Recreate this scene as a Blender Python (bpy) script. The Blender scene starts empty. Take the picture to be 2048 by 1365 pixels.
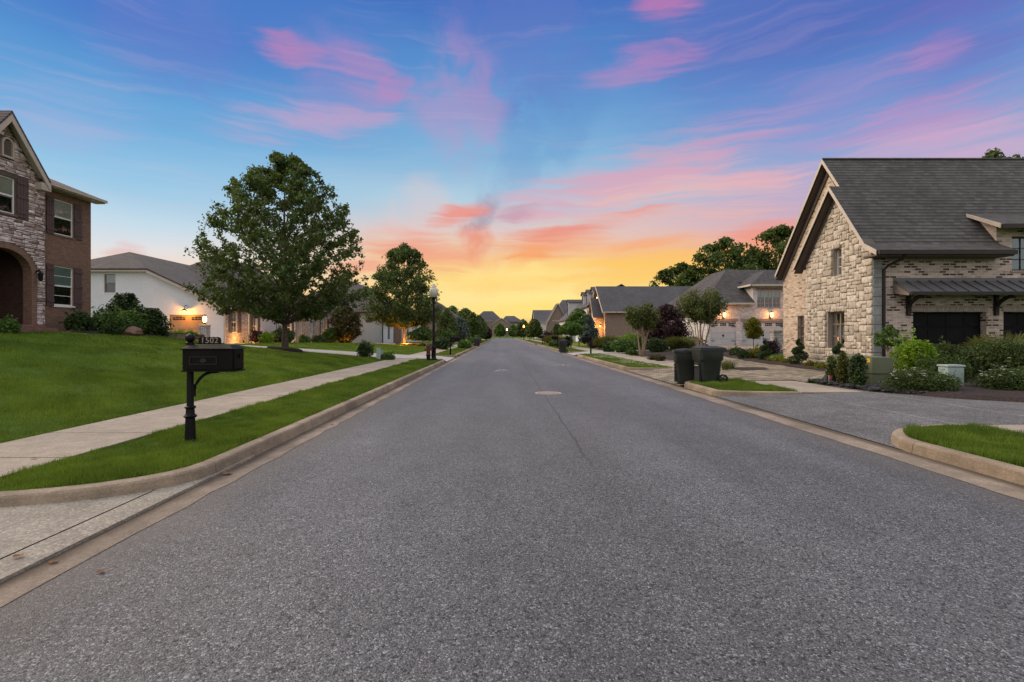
import bpy, bmesh, math, random
import numpy as np
from mathutils import Vector, Matrix
from mathutils.geometry import tessellate_polygon
R = math.radians
random.seed(7)
scene = bpy.context.scene
COL = scene.collection

# ------------------------------------------------------------------ camera
VPX, VPY, F, CH = 1004.0, 670.0, 1000.0, 1.52
cam_d = bpy.data.cameras.new("camera"); cam = bpy.data.objects.new("camera", cam_d); COL.objects.link(cam)
cam.location = (0, 0, CH); cam.rotation_euler = (R(90), 0, 0)
cam_d.sensor_width = 36.0; cam_d.lens = F * 36.0 / 2048.0
cam_d.shift_x = (1024 - VPX) / 2048.0; cam_d.shift_y = (VPY - 682.5) / 2048.0
cam_d.clip_start = 0.05; cam_d.clip_end = 6000
scene.camera = cam
scene.view_settings.view_transform = 'Standard'; scene.view_settings.look = 'None'
scene.view_settings.exposure = 0.0; scene.view_settings.gamma = 1.0
scene.render.engine = 'CYCLES'
scene.cycles.use_denoising = True
scene.cycles.max_bounces = 6; scene.cycles.transparent_max_bounces = 12
scene.cycles.caustics_reflective = False; scene.cycles.caustics_refractive = False
scene.cycles.sample_clamp_indirect = 4.0

def PX(px, d): return (px - VPX) / F * d
def PZ(py, d): return CH - (py - VPY) / F * d
def lin(c):
    return tuple(((v / 255.0) / 12.92 if v / 255.0 <= 0.04045 else ((v / 255.0 + 0.055) / 1.055) ** 2.4) for v in c)
def lin4(c): return lin(c) + (1.0,)

# ------------------------------------------------------------------ node helper
class NT:
    def __init__(s, nt): s.nt = nt; s.x = 0
    def n(s, typ, **kw):
        nd = s.nt.nodes.new(typ); s.x += 40; nd.location = (s.x, 0)
        for k, v in kw.items(): setattr(nd, k, v)
        return nd
    def link(s, a, b): s.nt.links.new(a, b)
    def put(s, sock, val):
        if isinstance(val, bpy.types.NodeSocket): s.link(val, sock)
        else: sock.default_value = val
    def m(s, op, a, b=0.0, c=None, clamp=False):
        nd = s.n('ShaderNodeMath', operation=op, use_clamp=clamp)
        s.put(nd.inputs[0], a); s.put(nd.inputs[1], b)
        if c is not None: s.put(nd.inputs[2], c)
        return nd.outputs[0]
    def vm(s, op, a, b=(0, 0, 0)):
        nd = s.n('ShaderNodeVectorMath', operation=op)
        s.put(nd.inputs[0], a); s.put(nd.inputs[1], b)
        return nd.outputs[0]
    def mix(s, fac, a, b, mode='MIX'):
        nd = s.n('ShaderNodeMix', data_type='RGBA', blend_type=mode)
        s.put(nd.inputs[0], fac); s.put(nd.inputs[6], a); s.put(nd.inputs[7], b)
        return nd.outputs[2]
    def noise(s, vec, scale, detail=3.0, rough=0.55, col=False, dist=0.0):
        nd = s.n('ShaderNodeTexNoise'); s.put(nd.inputs['Vector'], vec)
        nd.inputs['Scale'].default_value = scale; nd.inputs['Detail'].default_value = detail
        nd.inputs['Roughness'].default_value = rough; nd.inputs['Distortion'].default_value = dist
        return nd.outputs['Color'] if col else nd.outputs['Fac']
    def mr(s, v, a, b, c=0.0, d=1.0, smooth=True):
        nd = s.n('ShaderNodeMapRange', interpolation_type='SMOOTHSTEP' if smooth else 'LINEAR')
        s.put(nd.inputs[0], v)
        for i, q in enumerate((a, b, c, d)): nd.inputs[i + 1].default_value = q
        return nd.outputs[0]
    def ramp(s, fac, stops):
        nd = s.n('ShaderNodeValToRGB'); el = nd.color_ramp.elements
        s.put(nd.inputs[0], fac)
        el[0].position = stops[0][0]; el[0].color = stops[0][1]
        el[1].position = stops[-1][0]; el[1].color = stops[-1][1]
        for p, c in stops[1:-1]:
            e = el.new(p); e.color = c
        return nd.outputs[0]
    def sep(s, v):
        nd = s.n('ShaderNodeSeparateXYZ'); s.put(nd.inputs[0], v); return nd.outputs
    def comb(s, x, y, z=0.0):
        nd = s.n('ShaderNodeCombineXYZ')
        s.put(nd.inputs[0], x); s.put(nd.inputs[1], y); s.put(nd.inputs[2], z); return nd.outputs[0]

# ------------------------------------------------------------------ sky (sunset dome)
FILL_ZENITH = 1.5; FILL_BACK = 0.95
def azel(px, py):
    u = (px - VPX) / F; w = (VPY - py) / F
    az = math.atan2(u, 1.0); el = math.atan2(w, math.hypot(u, 1.0))
    return math.degrees(az), math.degrees(el)
def build_sky():
    w = bpy.data.worlds.new("World"); scene.world = w; w.use_nodes = True
    w.cycles.sampling_method = 'MANUAL'; w.cycles.sample_map_resolution = 512
    nt = w.node_tree; nt.nodes.clear(); T = NT(nt)
    tc = T.n('ShaderNodeTexCoord'); d = tc.outputs['Generated']
    dx, dy, dz = T.sep(d)
    az = T.m('MULTIPLY', T.m('ARCTAN2', dx, dy), 57.29578)
    el = T.m('MULTIPLY', T.m('ARCSINE', T.m('MINIMUM', T.m('MAXIMUM', dz, -1.0), 1.0)), 57.29578)
    p = T.comb(az, el, 0.0)
    # warped coordinates for wispy clouds
    w1 = T.noise(T.vm('MULTIPLY', p, (0.06, 0.11, 1)), 1.0, 3.0, 0.5, col=True)
    w2 = T.noise(T.vm('MULTIPLY', p, (0.22, 0.4, 1)), 1.0, 4.0, 0.6, col=True)
    off = T.vm('ADD', T.vm('MULTIPLY', T.vm('SUBTRACT', w1, (.5, .5, .5)), (7, 3.6, 0)),
               T.vm('MULTIPLY', T.vm('SUBTRACT', w2, (.5, .5, .5)), (1.6, 1.0, 0)))
    pw = T.vm('ADD', p, off)
    e01 = T.m('DIVIDE', T.m('ADD', el, T.m('MULTIPLY', T.m('SUBTRACT', T.noise(T.vm('MULTIPLY', p, (0.035, 0.2, 1)), 1.0, 3.0, 0.5), 0.5), 4.0)), 60.0, clamp=True)
    def stops(l): return [(e / 60.0, lin4(c)) for e, c in l]
    cC = T.ramp(e01, stops([(0, (250, 192, 122)), (3, (253, 208, 128)), (6, (254, 217, 132)), (8.6, (250, 198, 136)), (11.5, (226, 202, 194)), (15, (174, 206, 224)), (20, (120, 178, 218)), (27, (68, 140, 206)), (34, (8, 98, 188)), (60, (10, 84, 172))]))
    cL = T.ramp(e01, stops([(0, (250, 190, 130)), (4.5, (248, 205, 165)), (6.0, (240, 220, 206)), (7.6, (226, 226, 228)), (10.5, (196, 220, 234)), (14.5, (146, 198, 230)), (19, (100, 170, 220)), (23.5, (58, 138, 208)), (27, (38, 112, 198)), (60, (20, 80, 170))]))
    cR = T.ramp(e01, stops([(0, (252, 190, 105)), (4, (255, 205, 110)), (6.5, (252, 196, 112)), (8.3, (245, 172, 130)), (10.4, (226, 176, 172)), (13, (186, 168, 200)), (15.8, (150, 166, 208)), (19.8, (102, 146, 208)), (23.6, (70, 122, 198)), (27, (56, 98, 184)), (60, (40, 70, 165))]))
    base = T.mix(T.mr(az, -36, -3), cL, cC)
    base = T.mix(T.mr(az, 3, 34), base, cR)
    # fibres
    def fib(rot, sx, sy, scale, lo, hi):
        mp = T.n('ShaderNodeMapping', vector_type='POINT'); T.put(mp.inputs[0], pw)
        mp.inputs['Rotation'].default_value = (0, 0, R(rot)); mp.inputs['Scale'].default_value = (sx, sy, 1)
        mq = T.n('ShaderNodeMapping', vector_type='POINT'); T.put(mq.inputs[0], pw)
        mq.inputs['Rotation'].default_value = (0, 0, R(rot)); mq.inputs['Scale'].default_value = (sx * .8, sy * 3.2, 1)
        return T.m('ADD', T.m('MULTIPLY', T.mr(T.noise(mp.outputs[0], scale, 4.0, 0.52), lo, hi), .6), T.m('MULTIPLY', T.mr(T.noise(mq.outputs[0], scale, 4.0, 0.55), .32, .68), .4))
    f_up = fib(-20, 0.07, 0.5, 1.0, 0.30, 0.66)
    f_fl = fib(-3, 0.06, 0.55, 1.0, 0.28, 0.66)
    f_dn = fib(24, 0.08, 0.45, 1.0, 0.28, 0.66)
    f_no = T.mr(T.noise(pw, 0.16, 5.0, 0.6), 0.22, 0.62)
    FB = {'u': f_up, 'f': f_fl, 'd': f_dn, 'n': f_no}
    # (x0,y0,x1,y1,half-width px, colour, strength, fibre)
    feats = [
        (1210, 40, 985, 400, 70, (52, 118, 192), .55, 'n'),
        (820, 615, 1230, 598, 75, (255, 235, 160), 1.0, 'n'), (180, 30, 500, 90, 85, (96, 116, 200), .75, 'n'), (-60, 215, 300, 245, 60, (168, 172, 218), .7, 'f'),
        (880, 20, 1180, 110, 130, (92, 106, 192), .8, 'n'), (1760, -40, 2120, 60, 130, (108, 84, 180), .8, 'u'),
        (1250, 40, 1700, 90, 90, (80, 100, 190), .6, 'u'),
        (500, 55, 680, 145, 30, (230, 122, 164), .85, 'd'), (640, 105, 800, 135, 46, (196, 124, 180), .8, 'd'), (770, 130, 815, 190, 40, (196, 122, 180), .8, 'n'), (560, 130, 800, 200, 80, (160, 130, 195), .6, 'n'),
        (660, 170, 850, 195, 42, (196, 132, 182), .6, 'f'), (400, 245, 820, 224, 36, (222, 158, 190), .8, 'f'),
        (830, 235, 1010, 175, 105, (190, 140, 190), .95, 'n'), (1165, 155, 1445, 74, 33, (210, 126, 180), .85, 'u'),
        (1245, 15, 1430, -15, 40, (232, 112, 162), .85, 'u'), (960, 435, 1580, 228, 50, (222, 158, 178), .95, 'u'),
        (1380, 275, 1900, 95, 60, (168, 138, 198), .75, 'u'), (1790, 140, 1950, 45, 30, (200, 118, 182), .42, 'u'),
        (1600, 275, 2120, 175, 36, (208, 138, 188), .85, 'u'), (1560, 345, 2120, 262, 40, (228, 168, 196), .85, 'u'),
        (1130, 400, 1680, 352, 36, (252, 184, 168), .95, 'f'), (1330, 355, 1660, 325, 26, (246, 172, 172), .9, 'f'),
        (1180, 345, 1500, 300, 30, (222, 165, 185), .7, 'u'), (1060, 430, 1640, 400, 40, (240, 180, 165), .8, 'f'),
        (760, 420, 900, 450, 70, (230, 200, 198), .5, 'n'),
        (690, 485, 960, 520, 44, (242, 158, 128), .95, 'f'), (980, 512, 1230, 468, 44, (246, 158, 110), .85, 'u'),
        (960, 490, 1340, 415, 22, (238, 134, 112), 1.0, 'u'), (915, 510, 975, 455, 40, (238, 126, 92), .9, 'n'),
        (930, 465, 1000, 385, 28, (142, 138, 166), .8, 'n'), (845, 442, 990, 408, 24, (248, 122, 84), 1.0, 'f'),
        (985, 432, 1100, 418, 17, (196, 148, 166), .9, 'f'), (185, 506, 290, 494, 14, (228, 170, 164), .6, 'f'),
        (660, 545, 800, 535, 22, (240, 150, 130), .8, 'f'), (1400, 500, 1640, 452, 34, (242, 140, 118), .95, 'f'),
        (830, 640, 1330, 588, 40, (255, 226, 112), .8, 'f'), (1040, 548, 1540, 498, 34, (255, 204, 92), .85, 'f'),
        (800, 570, 1300, 545, 26, (255, 206, 110), .7, 'f'), (860, 560, 1250, 522, 20, (255, 226, 140), .9, 'u'), (900, 602, 1400, 570, 16, (255, 236, 150), .9, 'f'),
        (940, 655, 1300, 640, 16, (250, 190, 120), .7, 'f'), (720, 520, 900, 480, 30, (240, 160, 130), .8, 'u'), (1180, 505, 1420, 480, 16, (250, 165, 110), .8, 'f'), (1010, 530, 1120, 500, 20, (250, 160, 90), .8, 'u'),
    ]
    for (x0, y0, x1, y1, hw, c, st, fb) in feats:
        a0, e0 = azel(x0, y0); a1, e1 = azel(x1, y1)
        L = math.hypot(a1 - a0, e1 - e0) / 2; cx, cy = (a0 + a1) / 2, (e0 + e1) / 2
        mp = T.n('ShaderNodeMapping', vector_type='TEXTURE'); T.put(mp.inputs[0], pw)
        mp.inputs['Location'].default_value = (cx, cy, 0); mp.inputs['Rotation'].default_value = (0, 0, math.atan2(e1 - e0, a1 - a0))
        mp.inputs['Scale'].default_value = (L * 1.3, hw / 1000 * 57.3 * (1.45 if hw >= 48 else 1.25), 1)
        g = T.n('ShaderNodeTexGradient', gradient_type='SPHERICAL'); T.link(mp.outputs[0], g.inputs[0])
        gs = T.m('ADD', T.m('MULTIPLY', g.outputs['Fac'], 1.0), T.m('MULTIPLY', FB[fb], .95))
        fac = T.m('MULTIPLY', T.mr(g.outputs['Fac'], 0.0, .42), T.mr(gs, .55, 1.5, 0.0, st * (.74 if y0 > 405 else (.48 if hw >= 48 else .56))))
        base = T.mix(fac, base, lin4(c))
    # fine overall cirrus grain
    base = T.mix(T.mr(T.m('MULTIPLY', f_up, f_fl), 0.25, 1.0, 0.0, 0.10), base, lin4((236, 190, 196)))
    base = T.mix(T.mr(el, 6.0, 16.0, 0.0, .09), base, lin4((205, 208, 226)))
    # unseen sky: overhead and behind the camera, brightened as added fill light
    zen = T.mr(el, 36.0, 62.0); back = T.mr(dy, 0.42, -0.35)
    ov = T.vm('MULTIPLY', (0.96, 0.97, 1.04), (FILL_ZENITH,) * 3)
    bk = T.vm('MULTIPLY', (1.0, 0.94, 0.95), (FILL_BACK,) * 3)
    base = T.mix(back, base, bk)
    base = T.mix(zen, base, ov)
    bg = T.n('ShaderNodeBackground'); T.link(base, bg.inputs['Color']); bg.inputs['Strength'].default_value = 1.0
    out = T.n('ShaderNodeOutputWorld'); T.link(bg.outputs[0], out.inputs['Surface'])
build_sky()

# soft after-glow of the set sun, ahead and to the left
sd = bpy.data.lights.new("sun", 'SUN'); sun = bpy.data.objects.new("sun", sd); COL.objects.link(sun)
sd.energy = 3.6; sd.angle = R(50); sd.color = (1.0, 0.76, 0.52)
_az, _el = R(-62), R(24)
_v = Vector((math.sin(_az) * math.cos(_el), math.cos(_az) * math.cos(_el), math.sin(_el)))
sun.rotation_euler = (-_v).to_track_quat('-Z', 'Y').to_euler()

# ------------------------------------------------------------------ mesh builder
OFF = {}
class MB:
    def __init__(s): s.v = []; s.f = []
    def add(s, vs, fs):
        o = len(s.v); s.v += [tuple(p) for p in vs]; s.f += [tuple(i + o for i in f) for f in fs]; return s
    def box(s, x0, x1, y0, y1, z0, z1):
        return s.add([(x, y, z) for z in (z0, z1) for y in (y0, y1) for x in (x0, x1)],
                     [(0, 2, 3, 1), (4, 5, 7, 6), (0, 1, 5, 4), (2, 6, 7, 3), (0, 4, 6, 2), (1, 3, 7, 5)])
    def mbox(s, mp, u0, u1, v0, v1, w0, w1):
        return s.add([mp(u, v, w) for w in (w0, w1) for v in (v0, v1) for u in (u0, u1)],
                     [(0, 2, 3, 1), (4, 5, 7, 6), (0, 1, 5, 4), (2, 6, 7, 3), (0, 4, 6, 2), (1, 3, 7, 5)])
    def poly(s, pts): return s.add(pts, [tuple(range(len(pts)))])
    def slab(s, pts, t):
        n = len(pts); top = [tuple(p) for p in pts]; bot = [(p[0], p[1], p[2] - t) for p in pts]
        return s.add(top + bot, [tuple(range(n)), tuple(range(2 * n - 1, n - 1, -1))] + [(i, n + i, n + (i + 1) % n, (i + 1) % n) for i in range(n)])
    def prism(s, pts2, mp, w0, w1):
        n = len(pts2)
        return s.add([mp(u, v, w0) for u, v in pts2] + [mp(u, v, w1) for u, v in pts2],
                     [tuple(range(n)), tuple(range(2 * n - 1, n - 1, -1))] + [(i, n + i, n + (i + 1) % n, (i + 1) % n) for i in range(n)])
    def tube(s, pts, rad, n=8, cap=True):
        pts = [Vector(p) for p in pts]; rings = []
        if not isinstance(rad, (list, tuple)): rad = [rad] * len(pts)
        for i, p in enumerate(pts):
            t = (pts[min(i + 1, len(pts) - 1)] - pts[max(i - 1, 0)]).normalized()
            a = t.cross(Vector((0, 0, 1)) if abs(t.z) < .9 else Vector((1, 0, 0))).normalized(); b = t.cross(a)
            rings.append([p + (a * math.cos(2 * math.pi * k / n) + b * math.sin(2 * math.pi * k / n)) * rad[i] for k in range(n)])
        vs = [q for r in rings for q in r]
        fs = [(i * n + k, i * n + (k + 1) % n, (i + 1) * n + (k + 1) % n, (i + 1) * n + k) for i in range(len(pts) - 1) for k in range(n)]
        if cap: fs += [tuple(range(n - 1, -1, -1)), tuple((len(pts) - 1) * n + k for k in range(n))]
        return s.add(vs, fs)
    def lathe(s, prof, n=16, c=(0, 0, 0)):
        vs = [(c[0] + r * math.cos(2 * math.pi * k / n), c[1] + r * math.sin(2 * math.pi * k / n), c[2] + z) for r, z in prof for k in range(n)]
        fs = [(i * n + k, i * n + (k + 1) % n, (i + 1) * n + (k + 1) % n, (i + 1) * n + k) for i in range(len(prof) - 1) for k in range(n)]
        fs += [tuple(range(n - 1, -1, -1)), tuple((len(prof) - 1) * n + k for k in range(n))]
        return s.add(vs, fs)
    def build(s, name, mat, parent=None, bevel=0.0, smooth=False, off=None):
        o0 = off if off is not None else (OFF.get(parent.name, (0, 0, 0)) if parent else (0, 0, 0))
        me = bpy.data.meshes.new(name)
        me.from_pydata([(a - o0[0], b - o0[1], c - o0[2]) for a, b, c in s.v], [], s.f)
        if bevel or smooth:
            bm = bmesh.new(); bm.from_mesh(me)
            bmesh.ops.remove_doubles(bm, verts=bm.verts, dist=1e-5)
            bmesh.ops.recalc_face_normals(bm, faces=bm.faces)
            if bevel:
                es = [e for e in bm.edges if len(e.link_faces) == 2 and e.calc_face_angle(0) > R(35)]
                bmesh.ops.bevel(bm, geom=es, offset=bevel, segments=2, profile=0.6, affect='EDGES')
            bm.to_mesh(me); bm.free()
        me.materials.append(mat)
        if smooth:
            for p in me.polygons: p.use_smooth = True
            try: me.set_sharp_from_angle(angle=R(40))
            except Exception: pass
        o = bpy.data.objects.new(name, me); COL.objects.link(o)
        if parent: o.parent = parent
        OFF[o.name] = o0
        if parent is None and off is not None: o.location = off
        return o

def np_mesh(name, verts, faces, mat, parent=None, tint=None, off=None):
    """verts (N,3), faces (M,k) arrays"""
    o0 = np.array(off if off is not None else (OFF.get(parent.name, (0, 0, 0)) if parent else (0, 0, 0)))
    me = bpy.data.meshes.new(name); M, k = faces.shape
    me.vertices.add(len(verts)); me.vertices.foreach_set('co', (verts - o0).astype(np.float32).ravel())
    me.loops.add(M * k); me.loops.foreach_set('vertex_index', faces.astype(np.int32).ravel())
    me.polygons.add(M); me.polygons.foreach_set('loop_start', np.arange(0, M * k, k, dtype=np.int32))
    me.update(calc_edges=True)
    if tint is not None:
        at = me.attributes.new('tint', 'FLOAT', 'POINT'); at.data.foreach_set('value', tint.astype(np.float32))
    me.materials.append(mat)
    o = bpy.data.objects.new(name, me); COL.objects.link(o)
    if parent: o.parent = parent
    OFF[o.name] = tuple(o0)
    if parent is None and off is not None: o.location = off
    return o

def tag(o, label=None, cat=None, group=None, kind=None):
    if label: o['label'] = label
    if cat: o['category'] = cat
    if group: o['group'] = group
    if kind: o['kind'] = kind
    return o
def thing(name, loc, label, cat, group=None):
    o = bpy.data.objects.new(name, None); COL.objects.link(o); o.location = loc
    o.empty_display_size = 0.2
    OFF[o.name] = tuple(loc); return tag(o, label, cat, group)
def copy_tree(o, parent=None):
    c = o.copy(); COL.objects.link(c); OFF[c.name] = OFF.get(o.name, (0, 0, 0))
    if parent: c.parent = parent
    for ch in list(o.children): copy_tree(ch, c)
    return c
def struct(o, label=None):
    o['kind'] = 'structure'
    if label: o['label'] = label
    return o

# ------------------------------------------------------------------ materials
def new_mat(name):
    m = bpy.data.materials.new(name); m.use_nodes = True; m.node_tree.nodes.clear()
    T = NT(m.node_tree); b = T.n('ShaderNodeBsdfPrincipled'); o = T.n('ShaderNodeOutputMaterial'); T.link(b.outputs[0], o.inputs[0])
    return m, T, b, o
def bump(T, b, h, strength, dist):
    n = T.n('ShaderNodeBump'); T.put(n.inputs['Height'], h); n.inputs['Strength'].default_value = strength; n.inputs['Distance'].default_value = dist
    T.link(n.outputs[0], b.inputs['Normal'])
def plain(name, c, rough=0.6, var=0.15, scale=6.0, metal=0.0, spec=0.4, bmp=0.0, emis=0.0, ecol=None):
    m, T, b, o = new_mat(name)
    tc = T.n('ShaderNodeTexCoord').outputs['Object']
    nz = T.noise(tc, scale, 5.0, 0.6); nz2 = T.noise(tc, scale * 7.3, 3.0)
    f = T.m('ADD', T.m('MULTIPLY', nz, 0.7), T.m('MULTIPLY', nz2, 0.3))
    k = T.mr(f, 0.3, 0.7, 1 - var, 1 + var)
    T.link(T.vm('MULTIPLY', tuple(c), T.comb(k, k, k)), b.inputs['Base Color'])
    b.inputs['Roughness'].default_value = rough; b.inputs['Metallic'].default_value = metal
    b.inputs['Specular IOR Level'].default_value = spec
    if bmp: bump(T, b, nz2, bmp, 0.01)
    if emis:
        b.inputs['Emission Color'].default_value = tuple(ecol or c) + (1,); b.inputs['Emission Strength'].default_value = emis
    return m
def uv_of(T):
    t = T.n('ShaderNodeTexCoord'); ob = t.outputs['Object']; x, y, z = T.sep(ob)
    nx, ny, nz = T.sep(t.outputs['Normal'])
    sx = T.m('GREATER_THAN', T.m('ABSOLUTE', nx), 0.6); sz = T.m('GREATER_THAN', T.m('ABSOLUTE', nz), 0.85)
    u = T.m('ADD', T.m('MULTIPLY', y, sx), T.m('MULTIPLY', x, T.m('SUBTRACT', 1.0, sx)))
    v = T.m('ADD', T.m('MULTIPLY', y, sz), T.m('MULTIPLY', z, T.m('SUBTRACT', 1.0, sz)))
    return ob, u, v, nx, sx
def brick(name, c1, c2, mortar, bw=0.21, bh=0.075, ms=0.012, bias=-0.2, wob=0.0, var=0.25, bmp=0.5, rough=0.85, dirt=0.0, cut=None):
    m, T, b, o = new_mat(name); ob, u, v, nx, sx = uv_of(T)
    vec = T.comb(u, v)
    if wob:
        vec = T.vm('ADD', vec, T.vm('MULTIPLY', T.vm('SUBTRACT', T.noise(ob, 3.0, 3.0, col=True), (.5, .5, .5)), (wob, wob, 0)))
    bt = T.n('ShaderNodeTexBrick'); T.put(bt.inputs['Vector'], vec)
    bt.inputs['Color1'].default_value = (0, 0, 0, 1) if cut else tuple(c1) + (1,); bt.inputs['Color2'].default_value = (1, 1, 1, 1) if cut else tuple(c2) + (1,); bt.inputs['Mortar'].default_value = (0, 0, 0, 1) if cut else tuple(mortar) + (1,)
    bt.inputs['Scale'].default_value = 1.0; bt.inputs['Mortar Size'].default_value = ms; bt.inputs['Bias'].default_value = bias
    bt.inputs['Brick Width'].default_value = bw; bt.inputs['Row Height'].default_value = bh; bt.inputs['Mortar Smooth'].default_value = 0.2
    col = bt.outputs['Color']
    if cut:
        t_ = T.sep(col)[0]; c3 = tuple(x * .72 for x in c1)
        col = T.mix(T.mr(t_, .25, .6), tuple(c1) + (1,), c3 + (1,)); col = T.mix(T.mr(t_, cut - .02, cut + .02), col, tuple(c2) + (1,)); col = T.mix(bt.outputs['Fac'], col, tuple(mortar) + (1,))
    k = T.mr(T.noise(T.vm('MULTIPLY', vec, (1 / bw, 1 / bh, 1)), 1.0, 3.0), 0.25, 0.75, 1 - var, 1 + var)
    k2 = T.mr(T.noise(ob, 0.6, 4.0), 0.3, 0.7, 1 - dirt, 1 + dirt)
    k = T.m('MULTIPLY', k, k2)
    T.link(T.vm('MULTIPLY', col, T.comb(k, k, k)), b.inputs['Base Color'])
    b.inputs['Roughness'].default_value = rough
    if bmp: bump(T, b, T.m('ADD', T.m('SUBTRACT', 1.0, bt.outputs['Fac']), T.m('MULTIPLY', T.noise(ob, 30.0, 3.0), 0.4)), bmp, 0.012)
    return m
def shingle(name, c1, c2, rough=0.9):
    m, T, b, o = new_mat(name); ob, u, v, nx, sx = uv_of(T)
    vec = T.comb(u, T.m('MULTIPLY', v, 1.22))
    bt = T.n('ShaderNodeTexBrick'); T.put(bt.inputs['Vector'], vec)
    bt.inputs['Color1'].default_value = tuple(c1) + (1,); bt.inputs['Color2'].default_value = tuple(c2) + (1,)
    bt.inputs['Mortar'].default_value = tuple(x * 0.25 for x in c2) + (1,)
    bt.inputs['Mortar Size'].default_value = 0.004; bt.inputs['Brick Width'].default_value = 0.26; bt.inputs['Row Height'].default_value = 0.17
    bt.inputs['Scale'].default_value = 1.0; bt.inputs['Bias'].default_value = 0.0; bt.inputs['Mortar Smooth'].default_value = 0.6
    n = T.noise(T.vm('MULTIPLY', vec, (4.0, 7.0, 1)), 1.0, 4.0); k = T.mr(n, 0.3, 0.7, 0.84, 1.16)
    k = T.m('MULTIPLY', k, T.mr(T.noise(ob, 0.5, 3.0), 0.3, 0.7, 0.88, 1.12))
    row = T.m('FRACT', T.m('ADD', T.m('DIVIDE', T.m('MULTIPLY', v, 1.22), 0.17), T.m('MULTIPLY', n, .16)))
    k = T.m('MULTIPLY', k, T.mr(row, 0.40, 0.98, 1.22, 0.28))  # dark band per row: shingle's own butt band plus painted overlap shade
    T.link(T.vm('MULTIPLY', bt.outputs['Color'], T.comb(k, k, k)), b.inputs['Base Color']); b.inputs['Roughness'].default_value = rough
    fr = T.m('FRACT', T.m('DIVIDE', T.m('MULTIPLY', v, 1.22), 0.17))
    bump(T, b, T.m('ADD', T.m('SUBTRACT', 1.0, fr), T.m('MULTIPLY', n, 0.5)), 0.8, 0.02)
    return m
def leafmat(name, c1, c2, trans=0.3):
    m = bpy.data.materials.new(name); m.use_nodes = True; m.node_tree.nodes.clear(); T = NT(m.node_tree)
    at = T.n('ShaderNodeAttribute', attribute_name='tint').outputs['Fac']
    ob = T.n('ShaderNodeTexCoord').outputs['Object']
    f = T.m('ADD', T.m('MULTIPLY', at, 0.65), T.m('MULTIPLY', T.mr(T.noise(ob, 0.9, 3.0), 0.3, 0.7), 0.35))
    c = T.mix(f, tuple(c1) + (1,), tuple(c2) + (1,))
    df = T.n('ShaderNodeBsdfPrincipled'); T.link(c, df.inputs['Base Color']); df.inputs['Roughness'].default_value = 0.55; df.inputs['Specular IOR Level'].default_value = 0.25
    tr = T.n('ShaderNodeBsdfTranslucent'); T.link(T.mix(1.0, c, (1.25, 1.15, 0.5, 1), 'MULTIPLY'), tr.inputs[0])
    mx = T.n('ShaderNodeMixShader'); mx.inputs[0].default_value = trans; T.link(df.outputs[0], mx.inputs[1]); T.link(tr.outputs[0], mx.inputs[2])
    o = T.n('ShaderNodeOutputMaterial'); T.link(mx.outputs[0], o.inputs[0]); return m
def glassmat(name, tint=(0.8, 0.9, 0.9), refl=0.22):
    m = bpy.data.materials.new(name); m.use_nodes = True; m.node_tree.nodes.clear(); T = NT(m.node_tree)
    ob = T.n('ShaderNodeTexCoord').outputs['Object']
    tr = T.n('ShaderNodeBsdfTransparent'); tr.inputs[0].default_value = tint + (1,)
    gl = T.n('ShaderNodeBsdfGlossy'); gl.inputs['Roughness'].default_value = 0.03
    bn = T.n('ShaderNodeBump'); T.put(bn.inputs['Height'], T.noise(ob, 1.5, 2.0)); bn.inputs['Strength'].default_value = 0.06; bn.inputs['Distance'].default_value = 0.1
    T.link(bn.outputs[0], gl.inputs['Normal'])
    fr = T.n('ShaderNodeFresnel'); fr.inputs[0].default_value = 1.5
    fac = T.m('ADD', T.m('MULTIPLY', fr.outputs[0], 1.6), refl, clamp=True)
    mx = T.n('ShaderNodeMixShader'); T.link(fac, mx.inputs[0]); T.link(tr.outputs[0], mx.inputs[1]); T.link(gl.outputs[0], mx.inputs[2])
    o = T.n('ShaderNodeOutputMaterial'); T.link(mx.outputs[0], o.inputs[0]); return m
def glow(name, c, s):
    m = bpy.data.materials.new(name); m.use_nodes = True; m.node_tree.nodes.clear(); T = NT(m.node_tree)
    e = T.n('ShaderNodeEmission'); e.inputs[0].default_value = tuple(c) + (1,); e.inputs[1].default_value = s
    o = T.n('ShaderNodeOutputMaterial'); T.link(e.outputs[0], o.inputs[0]); return m

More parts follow.
